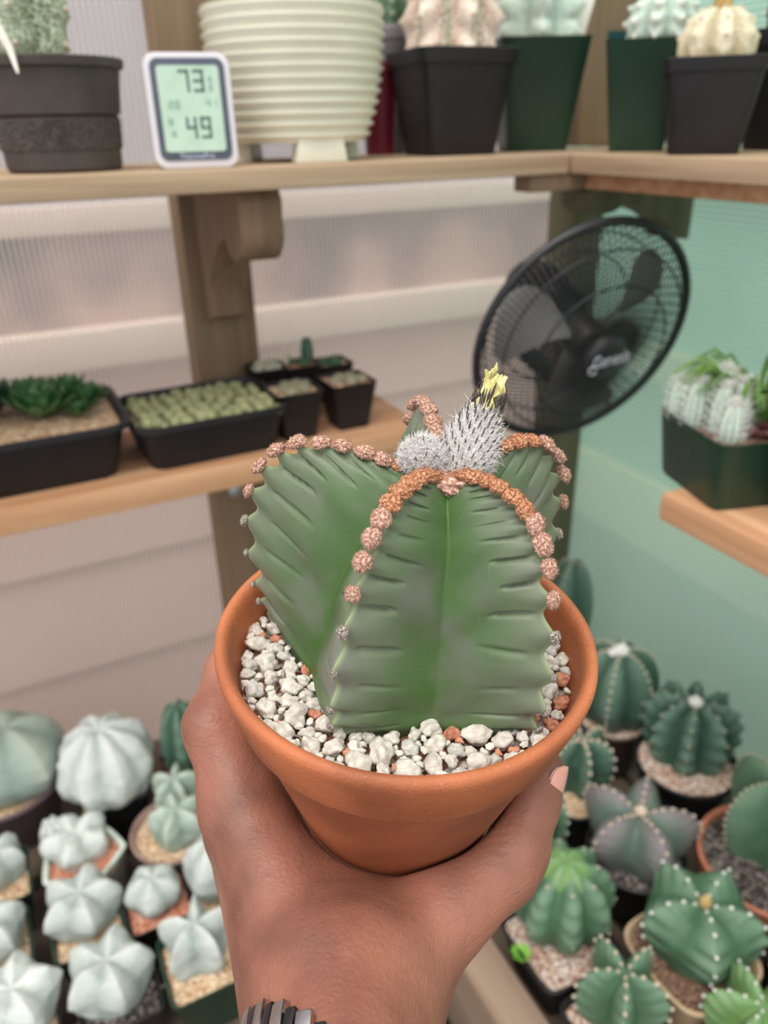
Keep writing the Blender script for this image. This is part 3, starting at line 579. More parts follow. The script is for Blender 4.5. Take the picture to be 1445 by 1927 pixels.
# c: cream ridged bowl with feet
r = ray(566, 290); y = .80; p = Vector((r.x/r.y*y, y, SHZ)); zt = zat(p, 552, 20)-SHZ; R = 171/F_*depth(p+Vector((0, 0, zt*.8)))
t = thing('bowl_planter', 'wide cream ridged ceramic bowl on short feet with small green plants on the upper shelf', 'planter', p)
cream = mat('cream_glaze', (222, 220, 202), (232, 230, 214), rough=.4, scale=12, coat=.2)
f0 = zt*.13; pr = [(0, f0), (R*.62, f0), (R*.72, f0+.002)]; NR = 12
for k in range(NR):
    u0 = k/NR; u1 = (k+1)/NR; z0 = f0+(zt-f0)*u0; z1 = f0+(zt-f0)*u1; q = lambda u: R*(1-.23*(1-u)**2.6)
    e = z1-z0; pr += [(q(u0)*.955, z0+e*.06), (q(u0)*.975, z0+e*.30), (q(u1)*1.0, z0+e*.66), (q(u1)*1.0, z0+e*.86), (q(u1)*.965, z1)]
pr += [(R*.985, zt+.002), (R*.93, zt+.002), (R*.91, zt-.01), (R*.6, f0+.012), (0, f0+.012)]
link('bowl', MB().lathe(pr, 96).mesh('bowl', cream, angle=50), t)
for k in range(3):
    a = -PI/2-.05+2*PI*k/3; M = Matrix.Rotation(a, 4, 'Z')
    link('foot', MB().prism([(-.026, 0), (.026, 0), (.022, f0+.004), (-.022, f0+.004)], R*.52, R*.74, lambda u, v, q: M @ Vector((q, u, v))).mesh('foot', cream, bevel=.002), t)
tag(link('gravel', gravel_top(R*.92, None, GM['brown'], 5), t, Matrix.Translation((0, 0, zt-.006))), kind='stuff')
for k, (dx, dy, rr, hh2) in enumerate([(-.7, -.2, .012, .020), (-.45, -.35, .014, .016), (-.15, -.45, .013, .018), (.15, -.4, .016, .020), (.45, -.3, .014, .024), (.68, -.2, .012, .020), (.3, .3, .018, .03), (-.4, .3, .018, .03)]):
    me, ar = astro('small_cactus', CM['green' if k % 2 else 'flecked'], rr, hh2, [i*PI/3+k for i in range(6)], nt=20, ns=4, teeth=4, crest=GLOBE, valley=GLOBEV); link('small_cactus', me, t, Matrix.Translation((dx*R, dy*R, zt-.007)))
# d..l
CM['pinkband'] = cactus_mat('pinkish_epidermis', (126, 136, 104), (206, 170, 150), (226, 206, 188), (240, 232, 220), 500, .50)
CM['minty'] = cactus_mat('minty_epidermis', (140, 164, 146), (172, 194, 178), (206, 220, 208), (232, 238, 230), 1200, .54)
CM['dry'] = cactus_mat('dry_epidermis', (170, 160, 128), (196, 186, 150), (222, 212, 186), (240, 230, 210), 800, .55)
t = shelf_pot('maroon pot between the cream bowl and the black square pot on upper shelf', 716, .875, 42, 120, 'round', 'maroon', 'dark', cat='pot', name='flower_pot')
t = shelf_pot('small grey round pot with green plant behind the black square pot, upper shelf', 735, .895, 44, 52, 'round', 'grey', 'brown'); plant(t, 'green', .024, .05, 6, .2, cr=GLOBE, va=GLOBEV, areole='tan')
t = shelf_pot('pinkish-white columnar cactus in a black square pot beside the cream bowl', 845, .80, 124, 97, 'square', 'black', 'brown', rz=-.10)
plant(t, 'pinkband', 84/F_*.86, .15, 6, .5, teeth=9, amp=.07, groove=.06, vd=1.0, cr=[(.05, .97), (.4, 1), (.8, .93), (1, .8), (1, .6), (1, .4), (1, .2), (1, .0), (1, -.02)], va=[(.04, .96), (.25, .97), (.5, .9), (.6, .78), (.62, .6), (.62, .4), (.62, .2), (.62, 0), (.62, -.02)], areole='tan', asz=.0022, nt=60, seed=3)
t = shelf_pot('pale minty star cactus in green square pot left of the upper shelf corner', 1000, .82, 104, 76, 'plainsquare', 'green', 'pink', rz=-.42, pyb=272)
plant(t, 'minty', 76/F_*.9, .085, 5, -1.7, teeth=7, amp=.06, groove=.06, vd=1.0, areole='white', asz=.0018)
tg = link('plant_tag', MB().box(-.0065, .0065, -.0005, .0005, -.05, .045, Matrix.Rotation(.25, 4, 'Y')).mesh('plant_tag', mat('white_plastic', (236, 232, 222), rough=.4), bevel=.0003), None, Matrix.Translation(onY(1090, 60, .80)) @ Matrix.Rotation(-.4, 4, 'Z'))
tag(tg, 'slanted white plant tag stuck between the green pot and the teal pot', 'plant tag')
t = shelf_pot('dried yellowish cactus in a teal pot in the corner of the upper shelf', 1140, .88, 62, 64, 'plainsquare', 'teal', 'tan', pyb=262, rz=-.5, sqf=.8)
plant(t, 'dry', 32/F_*.98, .055, 7, .1, teeth=6, amp=.05, groove=.05, cr=[(.05, 1), (.2, .95), (.35, .75), (.6, .5), (1, .3), (1.05, .15), (.9, 0), (.8, -.05)], va=[(.03, .98), (.12, .9), (.22, .7), (.42, .45), (.75, .28), (.8, .14), (.7, 0), (.6, -.05)])
t = shelf_pot('pale round cactus in green square pot right of the upper shelf corner', 1195, .70, 92, 78, 'plainsquare', 'green', 'tan', pyb=278, rz=-.72)
b, ar = plant(t, 'minty', 58/F_*.86, .052, 9, .3, (.012, -.008), teeth=7, amp=.05, groove=.03, cr=GLOBE, va=GLOBEV, areole='white', asz=.0022); bud(b, (0, 0, .052), .010)
t = shelf_pot('pale globe cactus with dried yellow flower in black square pot, upper right shelf', 1318, .59, 112, 113, 'square', 'black', 'tan', pyb=292, rz=-.75)
b, ar = plant(t, 'dry', 66/F_*.75, .048, 8, .1, teeth=6, amp=.02, groove=.01, cr=GLOBE, va=GLOBEV, areole='tan', asz=.0016, bulge=.1)
df = MB(); df.lathe([(.004, 0), (.008, .006), (.007, .016), (.012, .028), (.009, .030), (.003, .018)], 14, Matrix.Translation((0, 0, .044)), shape=lambda a: 1+.15*math.sin(5*a))
for k in range(8): a = k*2.4; c = Vector((0, 0, .066)); df.tube([c, c+Vector((math.cos(a)*.012, math.sin(a)*.012, .006)), c+Vector((math.cos(a)*.026, math.sin(a)*.026, .008+.004*(k % 3)))], [.002, .0014, .0004], 5)
link('dried_flower', df.mesh('dried_flower', mat('dry_flower_yellow', (214, 184, 120), (186, 146, 84), scale=200)), b)
t = shelf_pot('dark green cactus in a black pot cut by the right edge on the upper shelf', 1452, .60, 72, 56, 'square', 'black', 'dark', pyb=270); plant(t, 'dark', .026, .06, 6, .2, cr=GLOBE, va=GLOBEV, areole='white')
# ================================================================== LOWER SHELF: trays and little pots
trm = mat('black_tray', (15, 14, 17), (24, 22, 26), rough=.55, scale=20)
def tray(label, cx, cy, lx, ly, h, rz=0):
    t = thing('planting_tray', label, 'planting tray', (cx, cy, SH2), rz)
    def ring(sx, sy, z, r, n=6): return [Vector((x, y-sy/2, z)) for x, y in rrect(sx, sy, r, n)]
    rings = [ring(lx*.80, ly*.74, 0, .015), ring(lx*.82, ly*.76, .003, .017), ring(lx*.93, ly*.91, h-.006, .022), ring(lx, ly, h-.005, .026), ring(lx, ly, h, .026), ring(lx*.95, ly*.93, h+.0008, .023), ring(lx*.925, ly*.90, h-.004, .022), ring(lx*.80, ly*.74, .004, .016)]
    n = len(rings[0]); f = []
    for j in range(len(rings)-1):
        for k in range(n): a = j*n+k; b = j*n+(k+1) % n; f.append((a, b, b+n, a+n))
    f.append(tuple(range(n))[::-1]); f.append(tuple((len(rings)-1)*n+k for k in range(n)))
    link('tray', MB().add([v for r in rings for v in r], f).mesh('tray', trm, angle=35), t)
    return t
def soil(t, lx, ly, z, m):
    N = 40; v = []; f = []
    for i in range(N+1):
        for j in range(N+1): x, y = (i/N-.5)*lx, (j/N-.5)*ly; v.append((x, y, .003*noise.noise(Vector((x*120, y*120, 1)))+.003*noise.noise(Vector((x*30, y*30, 5)))))
    for i in range(N):
        for j in range(N): a = i*(N+1)+j; f.append((a, a+N+1, a+N+2, a+1))
    tag(link('gravel', MB().add(v, f).mesh('gravel', m), t, Matrix.Translation((0, 0, z))), kind='stuff')
def rosette(name, m, R, n=26, up=.7):
    mb = MB()
    for k in range(n):
        u = k/n; a = k*2.39996; el = math.radians(18+62*u)*up+.15; l = R*(1-.45*u); w = R*.20
        d = Vector((math.cos(a)*math.cos(el), math.sin(a)*math.cos(el), math.sin(el))); s = Vector((-math.sin(a), math.cos(a), 0)); nn = s.cross(d)*-1
        pts = []
        for q, (x, ww, th) in enumerate([(0, .55, .4), (.3, .95, .5), (.6, 1, .5), (.85, .6, .35), (1, .05, .05)]):
            c = d*l*x+Vector((0, 0, -R*.12*math.sin(PI*x)*.3)); pts += [c+s*w*ww, c+nn*w*th*.45, c-s*w*ww, c-nn*w*th*.7]
        f = [(j*4+i, j*4+(i+1) % 4, (j+1)*4+(i+1) % 4, (j+1)*4+i) for j in range(4) for i in range(4)]
        mb.add(pts, f)
    return mb.mesh(name, m, angle=80)
rg = [mat('rosette_green', (40, 84, 48), (84, 128, 76), rough=.35, scale=60), mat('rosette_blue_green', (66, 96, 88), (110, 136, 124), rough=.4, scale=60), mat('rosette_dark', (34, 58, 44), (64, 92, 70), rough=.35, scale=60)]
# left tray
pl = onZ(105, 905, SH2); c = onZ(90, 870, SH2)
t = tray('black tray of dark green rosette succulents at the left end of the lower shelf', -.010, .822, .225, .160, .058)
soil(t, .205, .140, .052, GM['tan'])
for k, (x, y, r, mi) in enumerate([(-.080, .035, .034, 1), (-.045, .040, .030, 1), (-.010, .035, .030, 2), (.025, .030, .028, 0), (.058, .036, .024, 0), (.074, .012, .020, 0), (.030, .002, .028, 0), (-.030, .005, .022, 1), (-.070, -.005, .020, 1), (.062, -.015, .012, 0)]):
    link('succulent', rosette('succulent', rg[mi], r, 30), t, Matrix.Translation((x*1.1, y*1.1, .056)) @ Matrix.Diagonal((1.45, 1.45, 1.5, 1)) @ Matrix.Rotation(k, 4, 'Z') @ Matrix.Diagonal((1, 1, 1.3, 1)))
# lithops tray
t = tray('black tray of tiny olive stone plants in front of the post on lower shelf', .182, .805, .168, .135, .050, .02)
soil(t, .148, .112, .040, mat('olive_grit', (150, 146, 104), (188, 178, 136), rough=.9, scale=300))
lm = [mat('stone_plant', (150, 156, 112), (180, 180, 136), rough=.7, scale=260), mat('stone_plant_b', (132, 142, 104), (166, 168, 126), rough=.7, scale=260)]
lit = [lump('stone_plant', lm[i], 1, 2, .25, 1.6, seed=i) for i in (0, 1)]
k = 0
for i in range(11):
    for j in range(9):
        x = -.066+i*.0132+random.uniform(-.003, .003); y = -.050+j*.0125+random.uniform(-.003, .003)
        if k < 96 and random.random() < .97: s = random.uniform(.0058, .0085); link('stone_plant', lit[k % 2], t, Matrix.Translation((x, y, .043+random.uniform(0, .004))) @ Matrix.Rotation(random.random()*6, 4, 'Z') @ Matrix.Diagonal((s, s*.8, s*.8, 1))); k += 1
# little pots
def little(label, px, py, y, kind='plainsquare', R=.031, h=.055, gravel='tan', skin='palegreen', n=6):
    r = ray(px, py); p = Vector((r.x/r.y*y, y, SH2)); t = potted(label, p, R, h, kind, 'black', gravel, sink=.003, group='small black pots on the lower shelf')
    for k in range(n):
        a = k*2.4; q = R*.62*math.sqrt((k+.5)/n); rr = random.uniform(.006, .0095)
        link('small_succulent', lump('small_succulent', CM[skin], rr, 2, .3, 2, seed=k), t, Matrix.Translation((q*math.cos(a), q*math.sin(a), h-.001)) @ Matrix.Diagonal((1, 1, .75, 1)))
    return t
little('small black square pot of grey pebble-like plants right beside the olive-green tray', 556, 800, .785, R=.0275, skin='pebble', gravel='tan', n=9)
little('small black pot of pale pebbly plants nearest the right end of lower shelf', 655, 790, .785, R=.0275, skin='pebble', gravel='orange', n=6)
little('small black pot with brownish plants in the back row against the post', 505, 740, .872, R=.022, h=.058, skin='pinkband', gravel='brown', n=7)
t = little('small black pot holding a dark upright stem cactus in middle of back row', 565, 735, .872, R=.022, h=.056, skin='green', gravel='orange', n=2)
me, ar = astro('stem_cactus', CM['dark'], .0085, .034, [i*PI/2 for i in range(4)], nt=24, ns=4, teeth=6, crest=GLOBE, valley=GLOBEV); link('stem_cactus', me, t, Matrix.Translation((.012, 0, .052)))
me, ar = astro('stem_cactus', CM['pinkband'], .004, .024, [i*PI/2 for i in range(4)], nt=20, ns=3, teeth=6, crest=GLOBE, valley=GLOBEV); link('stem_cactus', me, t, Matrix.Translation((-.016, 0, .052)))
little('small black pot with a green rosette behind the two front small pots', 626, 730, .872, R=.022, h=.052, skin='green', gravel='tan', n=5)
# green pot on the right lower shelf
r = ray(1385, 985); xx = .60; p = Vector((xx, r.y/r.x*xx, SH2)); hh = zat(p, 1385, 790)-SH2; R = 98/F_*depth(p+Vector((0, 0, hh)))
pot_mesh.steep = True
t = potted('green square pot of furry white stems and grassy green plant, lower right shelf', (p.x-.006, p.y+.010, SH2), .056, hh, 'plainsquare', 'green', 'brown', sink=.004, rz=-.28)
pot_mesh.steep = False
for k, (x, y, hgt) in enumerate([(-.044, .010, .042), (-.034, -.014, .044), (-.016, .014, .050), (-.036, -.034, .034), (-.016, -.014, .046), (-.046, .034, .036)]):
    me, ar = astro('furry_stem', CM['minty'], .010, hgt, [i*PI/4 for i in range(8)], nt=24, ns=3, teeth=10, crest=GLOBE, valley=GLOBEV, amp=.05)
    b = link('furry_stem', me, t, Matrix.Translation((x, y, hh-.006))); mb = MB()
    for i, kk, pp, tg in ar:
        for q in range(3): hair(mb, pp, Vector((pp.x, pp.y, .004)).normalized()+Vector((random.uniform(-.4, .4), random.uniform(-.4, .4), random.uniform(0, .8))), .010, .0003, .3, 2)
    link('spines', mb.mesh('spines', arm_wh), b)
mb = MB()
for k in range(150):
    a = random.random()*6.28; c = Vector((.012+.014*math.cos(a), .008+.010*math.sin(a), hh-.004)); out = Vector((math.cos(a), math.sin(a), 0)); l = random.uniform(.035, .06)
    mb.tube([c, c+out*l*.25+Vector((0, 0, l*.75)), c+out*l*.7+Vector((0, 0, l*.95)), c+out*l*1.05+Vector((0, 0, l*.7))], [.0018, .0020, .0014, .0003], 4)
link('grassy_foliage', mb.mesh('grassy_foliage', mat('leaf_green', (72, 116, 48), (116, 150, 76), rough=.4, scale=90)), t)
for k in range(9):
    a = k*2.4; link('small_succulent', rosette('small_succulent', mat('wine_red_leaf', (92, 46, 52), (130, 84, 80), rough=.5), .011, 12), t, Matrix.Translation((.012+.035*math.sqrt(k/9)*math.cos(a), -.030+.012*math.sin(a), hh-.002)))
r = ray(1462, 1000); p = Vector((.600, .350, SH2)); t = potted('black pot mostly outside the right edge on the lower right shelf', (p.x, p.y, SH2), .040, .070, 'plainsquare', 'black', 'brown')
plant(t, 'dark', .025, .03, 5, 0)
# ================================================================== FAN
fc = P(1097, 634, .88); d = fc-CP; vdir = d.normalized()
R_f = 220/F_*.88
def camv(a, b, c): return (rgt*a+upv*b-fwd*c).normalized()
th = math.radians(46); ex = camv(.72, -.69, 0); ex = (ex-vdir*ex.dot(vdir)).normalized(); nf = (ex*math.sin(th)-vdir*math.cos(th)).normalized()
uf = (Vector((0, 0, 1))-nf*nf.z).normalized(); sf = uf.cross(nf)
FM = Matrix(((sf.x, uf.x, nf.x, fc.x), (sf.y, uf.y, nf.y, fc.y), (sf.z, uf.z, nf.z, fc.z), (0, 0, 0, 1)))
fan = thing('electric_fan', 'black round wire-caged electric fan mounted to the corner post', 'fan', M=FM)
fb = mat('fan_black', (34, 35, 38), (42, 43, 46), rough=.4); fgy = mat('fan_blade_grey', (124, 122, 120), (138, 136, 134), rough=.35, scale=8)
def circ(r, z, n=72, cx=0, cy=0): return [Vector((cx+r*math.cos(2*PI*k/n), cy+r*math.sin(2*PI*k/n), z)) for k in range(n)]
link('grille_ring', MB().tube(circ(R_f, 0, 96), .0050, 10, True).mesh('grille_ring', fb), fan)
def wires(zh, r0, n, sgn, tw=.35):
    mb = MB()
    for k in range(n):
        a = 2*PI*k/n; pts = []
        for q in range(9):
            u = q/8; rr = r0+(R_f-r0)*u; z = zh*(1-u**2.6); aa = a+tw*(1-u)**1.5; pts.append(Vector((rr*math.cos(aa), rr*math.sin(aa), sgn*z)))
        mb.tube(pts, .00085, 4, cap=False)
    for u in (.5, .8): mb.tube(circ(r0+(R_f-r0)*u, sgn*zh*(1-u**2.6), 72), .0011, 5, True)
    mb.tube(circ(r0, sgn*zh, 40), .0022, 6, True); return mb
link('front_grille', wires(.046, R_f*.20, 110, 1).mesh('front_grille', fb), fan)
link('rear_grille', wires(.050, R_f*.24, 64, -1, -.2).mesh('rear_grille', fb), fan)
hb_ = link('hub_badge', MB().lathe([(0, .055), (R_f*.14, .054), (R_f*.19, .050), (R_f*.21, .044), (R_f*.20, .040), (0, .040)], 40).mesh('hub_badge', fb), fan)
lr = (rgt-nf*rgt.dot(nf)).normalized(); ang = math.atan2(lr.dot(uf), lr.dot(sf))+.05
tx = mat('badge_print', (214, 216, 226), rough=.4)
text('badge_text', 'Genesis', R_f*.135, tx, hb_, Matrix.Rotation(ang, 4, 'Z') @ Matrix.Translation((R_f*.02, .002, .0552)) @ Matrix.Diagonal((.82, 1.2, 1, 1)), .0003)
mb = MB(); mb.tube([Vector((-R_f*.115+R_f*.04*math.cos(a/10*5.2+.6), R_f*.01+R_f*.04*math.sin(a/10*5.2+.6), 0)) for a in range(11)], .0007, 5)
link('badge_mark', mb.mesh('badge_mark', tx), hb_, Matrix.Rotation(ang, 4, 'Z') @ Matrix.Translation((-R_f*.03, -R_f*.055, .0553)))
link('hub', MB().lathe([(0, .026), (R_f*.15, .022), (R_f*.18, .012), (R_f*.18, -.016), (0, -.016)], 36, cap0=False).mesh('hub', fb), fan)
for k in range(3):
    a0 = 2*PI*k/3+.5; N = 14; Mv = []; ff = []
    for i in range(N+1):
        u = i/N; rr = R_f*(.15+.72*u); half = (.26+.30*math.sin(PI*min(1, u*1.05)*.62))*(1-max(0, u-.8)**2*9)
        for j in range(9):
            w = j/8-.5; a = a0+w*half*2*.75+.35*u; z = -.004+w*R_f*.22*(1-.35*u); Mv.append((rr*math.cos(a), rr*math.sin(a), z)); 
    K = len(Mv); Mv += [(x, y, z-.0018) for x, y, z in Mv]
    for i in range(N):
        for j in range(8): a = i*9+j; ff += [(a, a+9, a+10, a+1), (K+a, K+a+1, K+a+10, K+a+9)]
    for i in range(N): a = i*9; ff += [(a, K+a, K+a+9, a+9), (a+8, a+17, K+a+17, K+a+8)]
    for j in range(8): a = N*9+j; ff += [(a, K+a, K+a+1, a+1)]
    link('fan_blade', MB().add(Mv, ff).mesh('fan_blade', fgy), fan)
link('motor_housing', MB().lathe([(0, -.150), (R_f*.16, -.148), (R_f*.25, -.135), (R_f*.28, -.11), (R_f*.29, -.075), (R_f*.25, -.056), (R_f*.10, -.050), (0, -.05)], 40).mesh('motor_housing', fb), fan)
inv = FM.inverted(); a = Vector((0, -.02, -.11)); post = inv @ Vector((.73, YW-.092, CAMZ-.30)); mid = inv @ Vector((.70, .82, CAMZ-.34)); 
link('mounting_arm', MB().tube([a, a+Vector((0, -.06, -.015)), mid, post], [.016, .014, .013, .016], 12).mesh('mounting_arm', fb), fan)
pb = [Vector((.7, .849, CAMZ-.35))]; link('clamp', MB().box(.705, .765, YW-.11, YW-.088, CAMZ-.36, CAMZ-.25).mesh('clamp', fb, bevel=.004), fan, inv)
cb = MB().tube([Vector(c) for c in catmull([(.776, .80, SHZ-.0225), (.778, .66, SHZ-.0225), (.780, .56, SHZ-.026), (.782, .50, SHZ-.040), (.784, .42, SHZ-.050), (.785, -.2, SHZ-.045)], 40)], .0028, 8)
tag(link('power_cord', cb.mesh('power_cord', fb)), 'thin dark cord running under the upper right shelf', 'cord')
# ================================================================== THE HELD POT
OC = P(764, 1192, .285)
toC = Vector((-fwd.x, -fwd.y, 0)).normalized(); rt = Vector((toC.y*-1, toC.x, 0)); rt = rt if rt.dot(rgt) > 0 else -rt
az = (Vector((0, 0, 1))+toC*math.tan(math.radians(4.5))+rt*math.tan(math.radians(3.0))).normalized()
ax_ = (rt-az*rt.dot(az)).normalized(); ay = az.cross(ax_)
PMX = Matrix(((ax_.x, ay.x, az.x, OC.x), (ax_.y, ay.y, az.y, OC.y), (ax_.z, ay.z, az.z, OC.z), (0, 0, 0, 1)))   # local: x right, y away, z up, origin at rim centre
PR = 357/F_*.283; PH = .088
tm = mat('terracotta', (134, 74, 46), (192, 112, 70), rough=.62, scale=17, detail=6, bump=.00035, bscale=900, lo=.30, hi=.62)
nt_ = tm.node_tree; n = nt_.nodes; l = nt_.links
v_ = n.new('ShaderNodeTexNoise'); v_.inputs['Scale'].default_value = 1600; v_.inputs['Detail'].default_value = 1
mr = n.new('ShaderNodeMapRange'); mr.inputs[1].default_value = .72; mr.inputs[2].default_value = .76; mr.inputs[4].default_value = .55
mx = n.new('ShaderNodeMix'); mx.data_type = 'RGBA'; b = n['Principled BSDF']; src = b.inputs['Base Color'].links[0].from_socket
tcn = [q for q in n if q.type == 'TEX_COORD'][0]; l.new(tcn.outputs['Object'], v_.inputs['Vector']); l.new(v_.outputs[0], mr.inputs[0]); l.new(mr.outputs[0], mx.inputs[0]); l.new(src, mx.inputs[6]); mx.inputs[7].default_value = L((216, 180, 150)); l.new(mx.outputs[2], b.inputs['Base Color'])
main = thing('potted_cactus', 'big green star cactus with withered yellow flower in a terracotta pot held by hand', 'potted cactus', M=PMX)
CZ = -.026
prof = [(0, -PH), (PR*.56, -PH), (PR*.585, -PH+.003), (PR*.86, CZ-.001), (PR*.885, CZ), (PR*.915, CZ+.003), (PR*.975, -.008), (PR*.993, -.004), (PR, -.0012), (PR*.995, .0008), (PR*.975, .0018), (PR*.95, .0016), (PR*.93, .0), (PR*.918, -.003), (PR*.90, -.010), (PR*.82, -.03), (PR*.55, -PH+.008), (0, -PH+.008)]
link('pot', MB().lathe(prof, 160).mesh('pot', tm, angle=50), main)
GZ = -.0125
gm = gravelmat('grit', [(150, 104, 84), (206, 198, 184), (96, 66, 52), (178, 128, 104), (226, 220, 208)], 420, .002)
tag(link('gravel', gravel_top(PR*.895, None, gm, 9), main, Matrix.Translation((0, 0, GZ-.004))), kind='stuff')
# ---- cactus body
CX, CY = .006, .006
mcm = cactus_mat('bare_epidermis', (66, 98, 46), (82, 104, 70), (112, 122, 100), (170, 186, 164), 2600, .71, blotch=(112, 110, 106), rough=.42, bump=.00006, edge=(146, 160, 118))  # furrow green is partly skin colour, partly light through the flesh painted in
angs = [math.radians(a) for a in (-124, -50, 20, 99, 166)]
rads = [1.0, 1.0, .86, 1.0, 1.20]
MC = [(.05, .905), (.16, .93), (.34, .965), (.56, .985), (.78, .95), (.93, .83), (1.0, .66), (1.02, .48), (1.0, .31), (.96, .16), (.90, .02), (.84, -.10)]
MF = [(.05, .905), (.16, .925), (.34, .945), (.53, .93), (.68, .87), (.79, .77), (.88, .63), (.95, .47), (1.0, .31), (1.0, .16), (.95, .02), (.88, -.10)]
MV = [(.035, .885), (.09, .875), (.18, .86), (.30, .81), (.41, .71), (.49, .58), (.55, .44), (.60, .31), (.645, .18), (.68, .07), (.70, .0), (.70, -.10)]
ka = [0, .045, .085, .125, .165, .205, .25, .295, .345, .40, .46, .53, .61, .70, .80, .86, .91, .96]
CR, CH = .0565, .088
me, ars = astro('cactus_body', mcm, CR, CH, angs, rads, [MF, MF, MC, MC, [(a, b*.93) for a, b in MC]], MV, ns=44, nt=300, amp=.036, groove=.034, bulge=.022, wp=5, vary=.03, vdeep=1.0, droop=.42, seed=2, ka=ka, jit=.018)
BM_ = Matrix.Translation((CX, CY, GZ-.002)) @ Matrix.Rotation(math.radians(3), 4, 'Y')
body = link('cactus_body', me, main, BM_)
# corky skirt at the foot, between the ribs
# ---- areoles: felted brown pads on the rib edges
def felt(name, cols, sc):
    m = mat(name, cols[0], cols[1], rough=1, scale=sc, detail=3, bump=.0005, bscale=sc*2.5, lo=.42, hi=.58, spec=.1); return m
fm = [felt('felt_brown', ((158, 98, 68), (226, 172, 136)), 4.5), felt('felt_pink', ((168, 118, 98), (234, 198, 180)), 4.5), felt('felt_grey', ((110, 92, 84), (226, 218, 208)), 4)]
def pad(i, m, fuzz):
    me = lump('areole', m, 1, 4, .22, 2.2, .12, 9, seed=i, sq=(1, 1.12, .62)); mb = MB(); vs = [v.co.copy() for v in me.vertices]
    mb.v = [tuple(v) for v in vs]; mb.f = [tuple(p.vertices) for p in me.polygons]
    for q in range(fuzz):
        v = random.choice(vs)
        if v.z > -.25: hair(mb, v*.97, v.normalized()+Vector((random.gauss(0, .4), random.gauss(0, .4), random.gauss(0, .4))), random.uniform(.12, .30), .034, .6, 2)
    return mb.mesh('areole', m, angle=180)
pads = [[pad(i+3*j, fm[j], 420) for i in range(3)] for j in range(3)]
cnt = 0
for i, k, p, tg in ars:
    if p.z < .004: continue
    u = k/len(ka); s = (.0026 if k < 2 else .0033) if k < 11 else .0033-.0019*min(1, (k-10)/3)
    kind = 0 if k < 8 else (1 if k < 12 else 2)
    if i in (3, 4) and kind == 0 and k > 3: kind = 1
    o = Vector((p.x, p.y, 0)).normalized(); no = (o-tg*o.dot(tg)).normalized()
    if no.z < 0 and k < 6: no = Vector((0, 0, 1))
    no = (Vector((0, 0, 1))-tg*tg.z).normalized() if k < 7 else no
    x = tg.cross(no); M = Matrix(((x.x, tg.x, no.x, p.x), (x.y, tg.y, no.y, p.y), (x.z, tg.z, no.z, p.z), (0, 0, 0, 1)))
    a = link('areole', pads[kind][(k+i) % 3], body, M @ Matrix.Translation((0, 0, .0004)) @ Matrix.Rotation(random.uniform(-.3, .3), 4, 'Z') @ Matrix.Diagonal((s*random.uniform(.9, 1.1), s*random.uniform(.85, 1.05), s, 1))); cnt += 1
# centre felt
cf = link('crown_felt', pad(20, fm[1], 500), body, Matrix.Translation((.001, -.004, CH*.895)) @ Matrix.Diagonal((.009, .007, .006, 1)))
# ---- woolly bud and withered flower
APX = Vector((.0, -.001, CH*.90))
wool = mat('white_wool', (214, 210, 206), (246, 244, 242), rough=1, scale=900, spec=.1); woold = mat('grey_wool', (120, 112, 112), (190, 184, 182), rough=1, scale=1400, lo=.4, hi=.6, spec=.1)
dark = mat('dark_scale', (44, 36, 40), (78, 66, 66), rough=.8, scale=900)
bc = APX+Vector((-.0085, -.001, .0060)); br = .0078
bl_ = link('woolly_bud', lump('woolly_bud', woold, br*.93, 4, .15, 2, .1, 10), main, BM_ @ Matrix.Translation(bc)); mb = MB(); ms = MB()
for q in range(2600):
    d = Vector(rng.normal(size=3)).normalized()
    if d.z > -.5: hair(mb, d*br*.90, d+Vector((0, 0, .25)), random.uniform(.0016, .0030), .00007, .9, 3)
link('bud_wool', mb.mesh('bud_wool', wool), bl_)
for q in range(60):
    d = Vector(rng.normal(size=3)).normalized()
    if d.z > -.5: hair(ms, d*br*.95, d+Vector((0, 0, 1)), .0026, .00022, .2, 2)
link('bud_scales', ms.mesh('bud_scales', dark), bl_)
FB = APX+Vector((.0045, .000, -.001))
fdir_w = (upv*.935+rgt*.33+fwd*.12).normalized(); fdir = (PMX.to_3x3().inverted() @ fdir_w).normalized()
FQ = fdir.to_track_quat('Z', 'X').to_matrix().to_4x4()
fl = link('withered_flower', None, main, BM_ @ Matrix.Translation(FB) @ FQ)
fp = [(.0, -.001), (.0066, .001), (.0086, .006), (.0088, .011), (.0078, .015), (.0062, .019), (.0046, .023), (.0034, .027), (.0020, .029)]
bpy.data.objects.remove(fl)
fl = link('withered_flower', MB().lathe(fp, 40).mesh('withered_flower', mat('felted_grey', (168, 160, 160), (206, 200, 198), rough=1, scale=900)), main, BM_ @ Matrix.Translation(FB) @ FQ)
prr = np.array(fp); mb = MB(); ms = MB(); m3 = MB()
for q in range(7500):
    z = random.uniform(.0, 1)**1.15*.0235; a = random.uniform(0, 2*PI); r_ = np.interp(z, prr[1:, 1], prr[1:, 0]); o = Vector((math.cos(a), math.sin(a), 0)); p = o*r_*.98+Vector((0, 0, z))
    hair(mb, p, o*(.55 if z < .02 else .45)+Vector((random.gauss(0, .35), random.gauss(0, .35), .8)), random.uniform(.0022, .0042)*(1 if random.random() < .96 else 1.9), .00009, 1.1, 3)
for q in range(170):
    z = .001+.026*q/170; a = q*2.39996; r_ = np.interp(z, prr[1:, 1], prr[1:, 0]); o = Vector((math.cos(a), math.sin(a), 0)); p = o*(r_+.0002)+Vector((0, 0, z))
    ln = .0026+.0030*(z/.03)**2; w = .00020+.00030*(z/.03)
    d = (o*.32+Vector((0, 0, 1))).normalized(); pts = [p, p+d*ln*.5+o*.0004, p+d*ln+o*.0003]; ms.tube(pts, [w, w*.9, w*.12], 5)
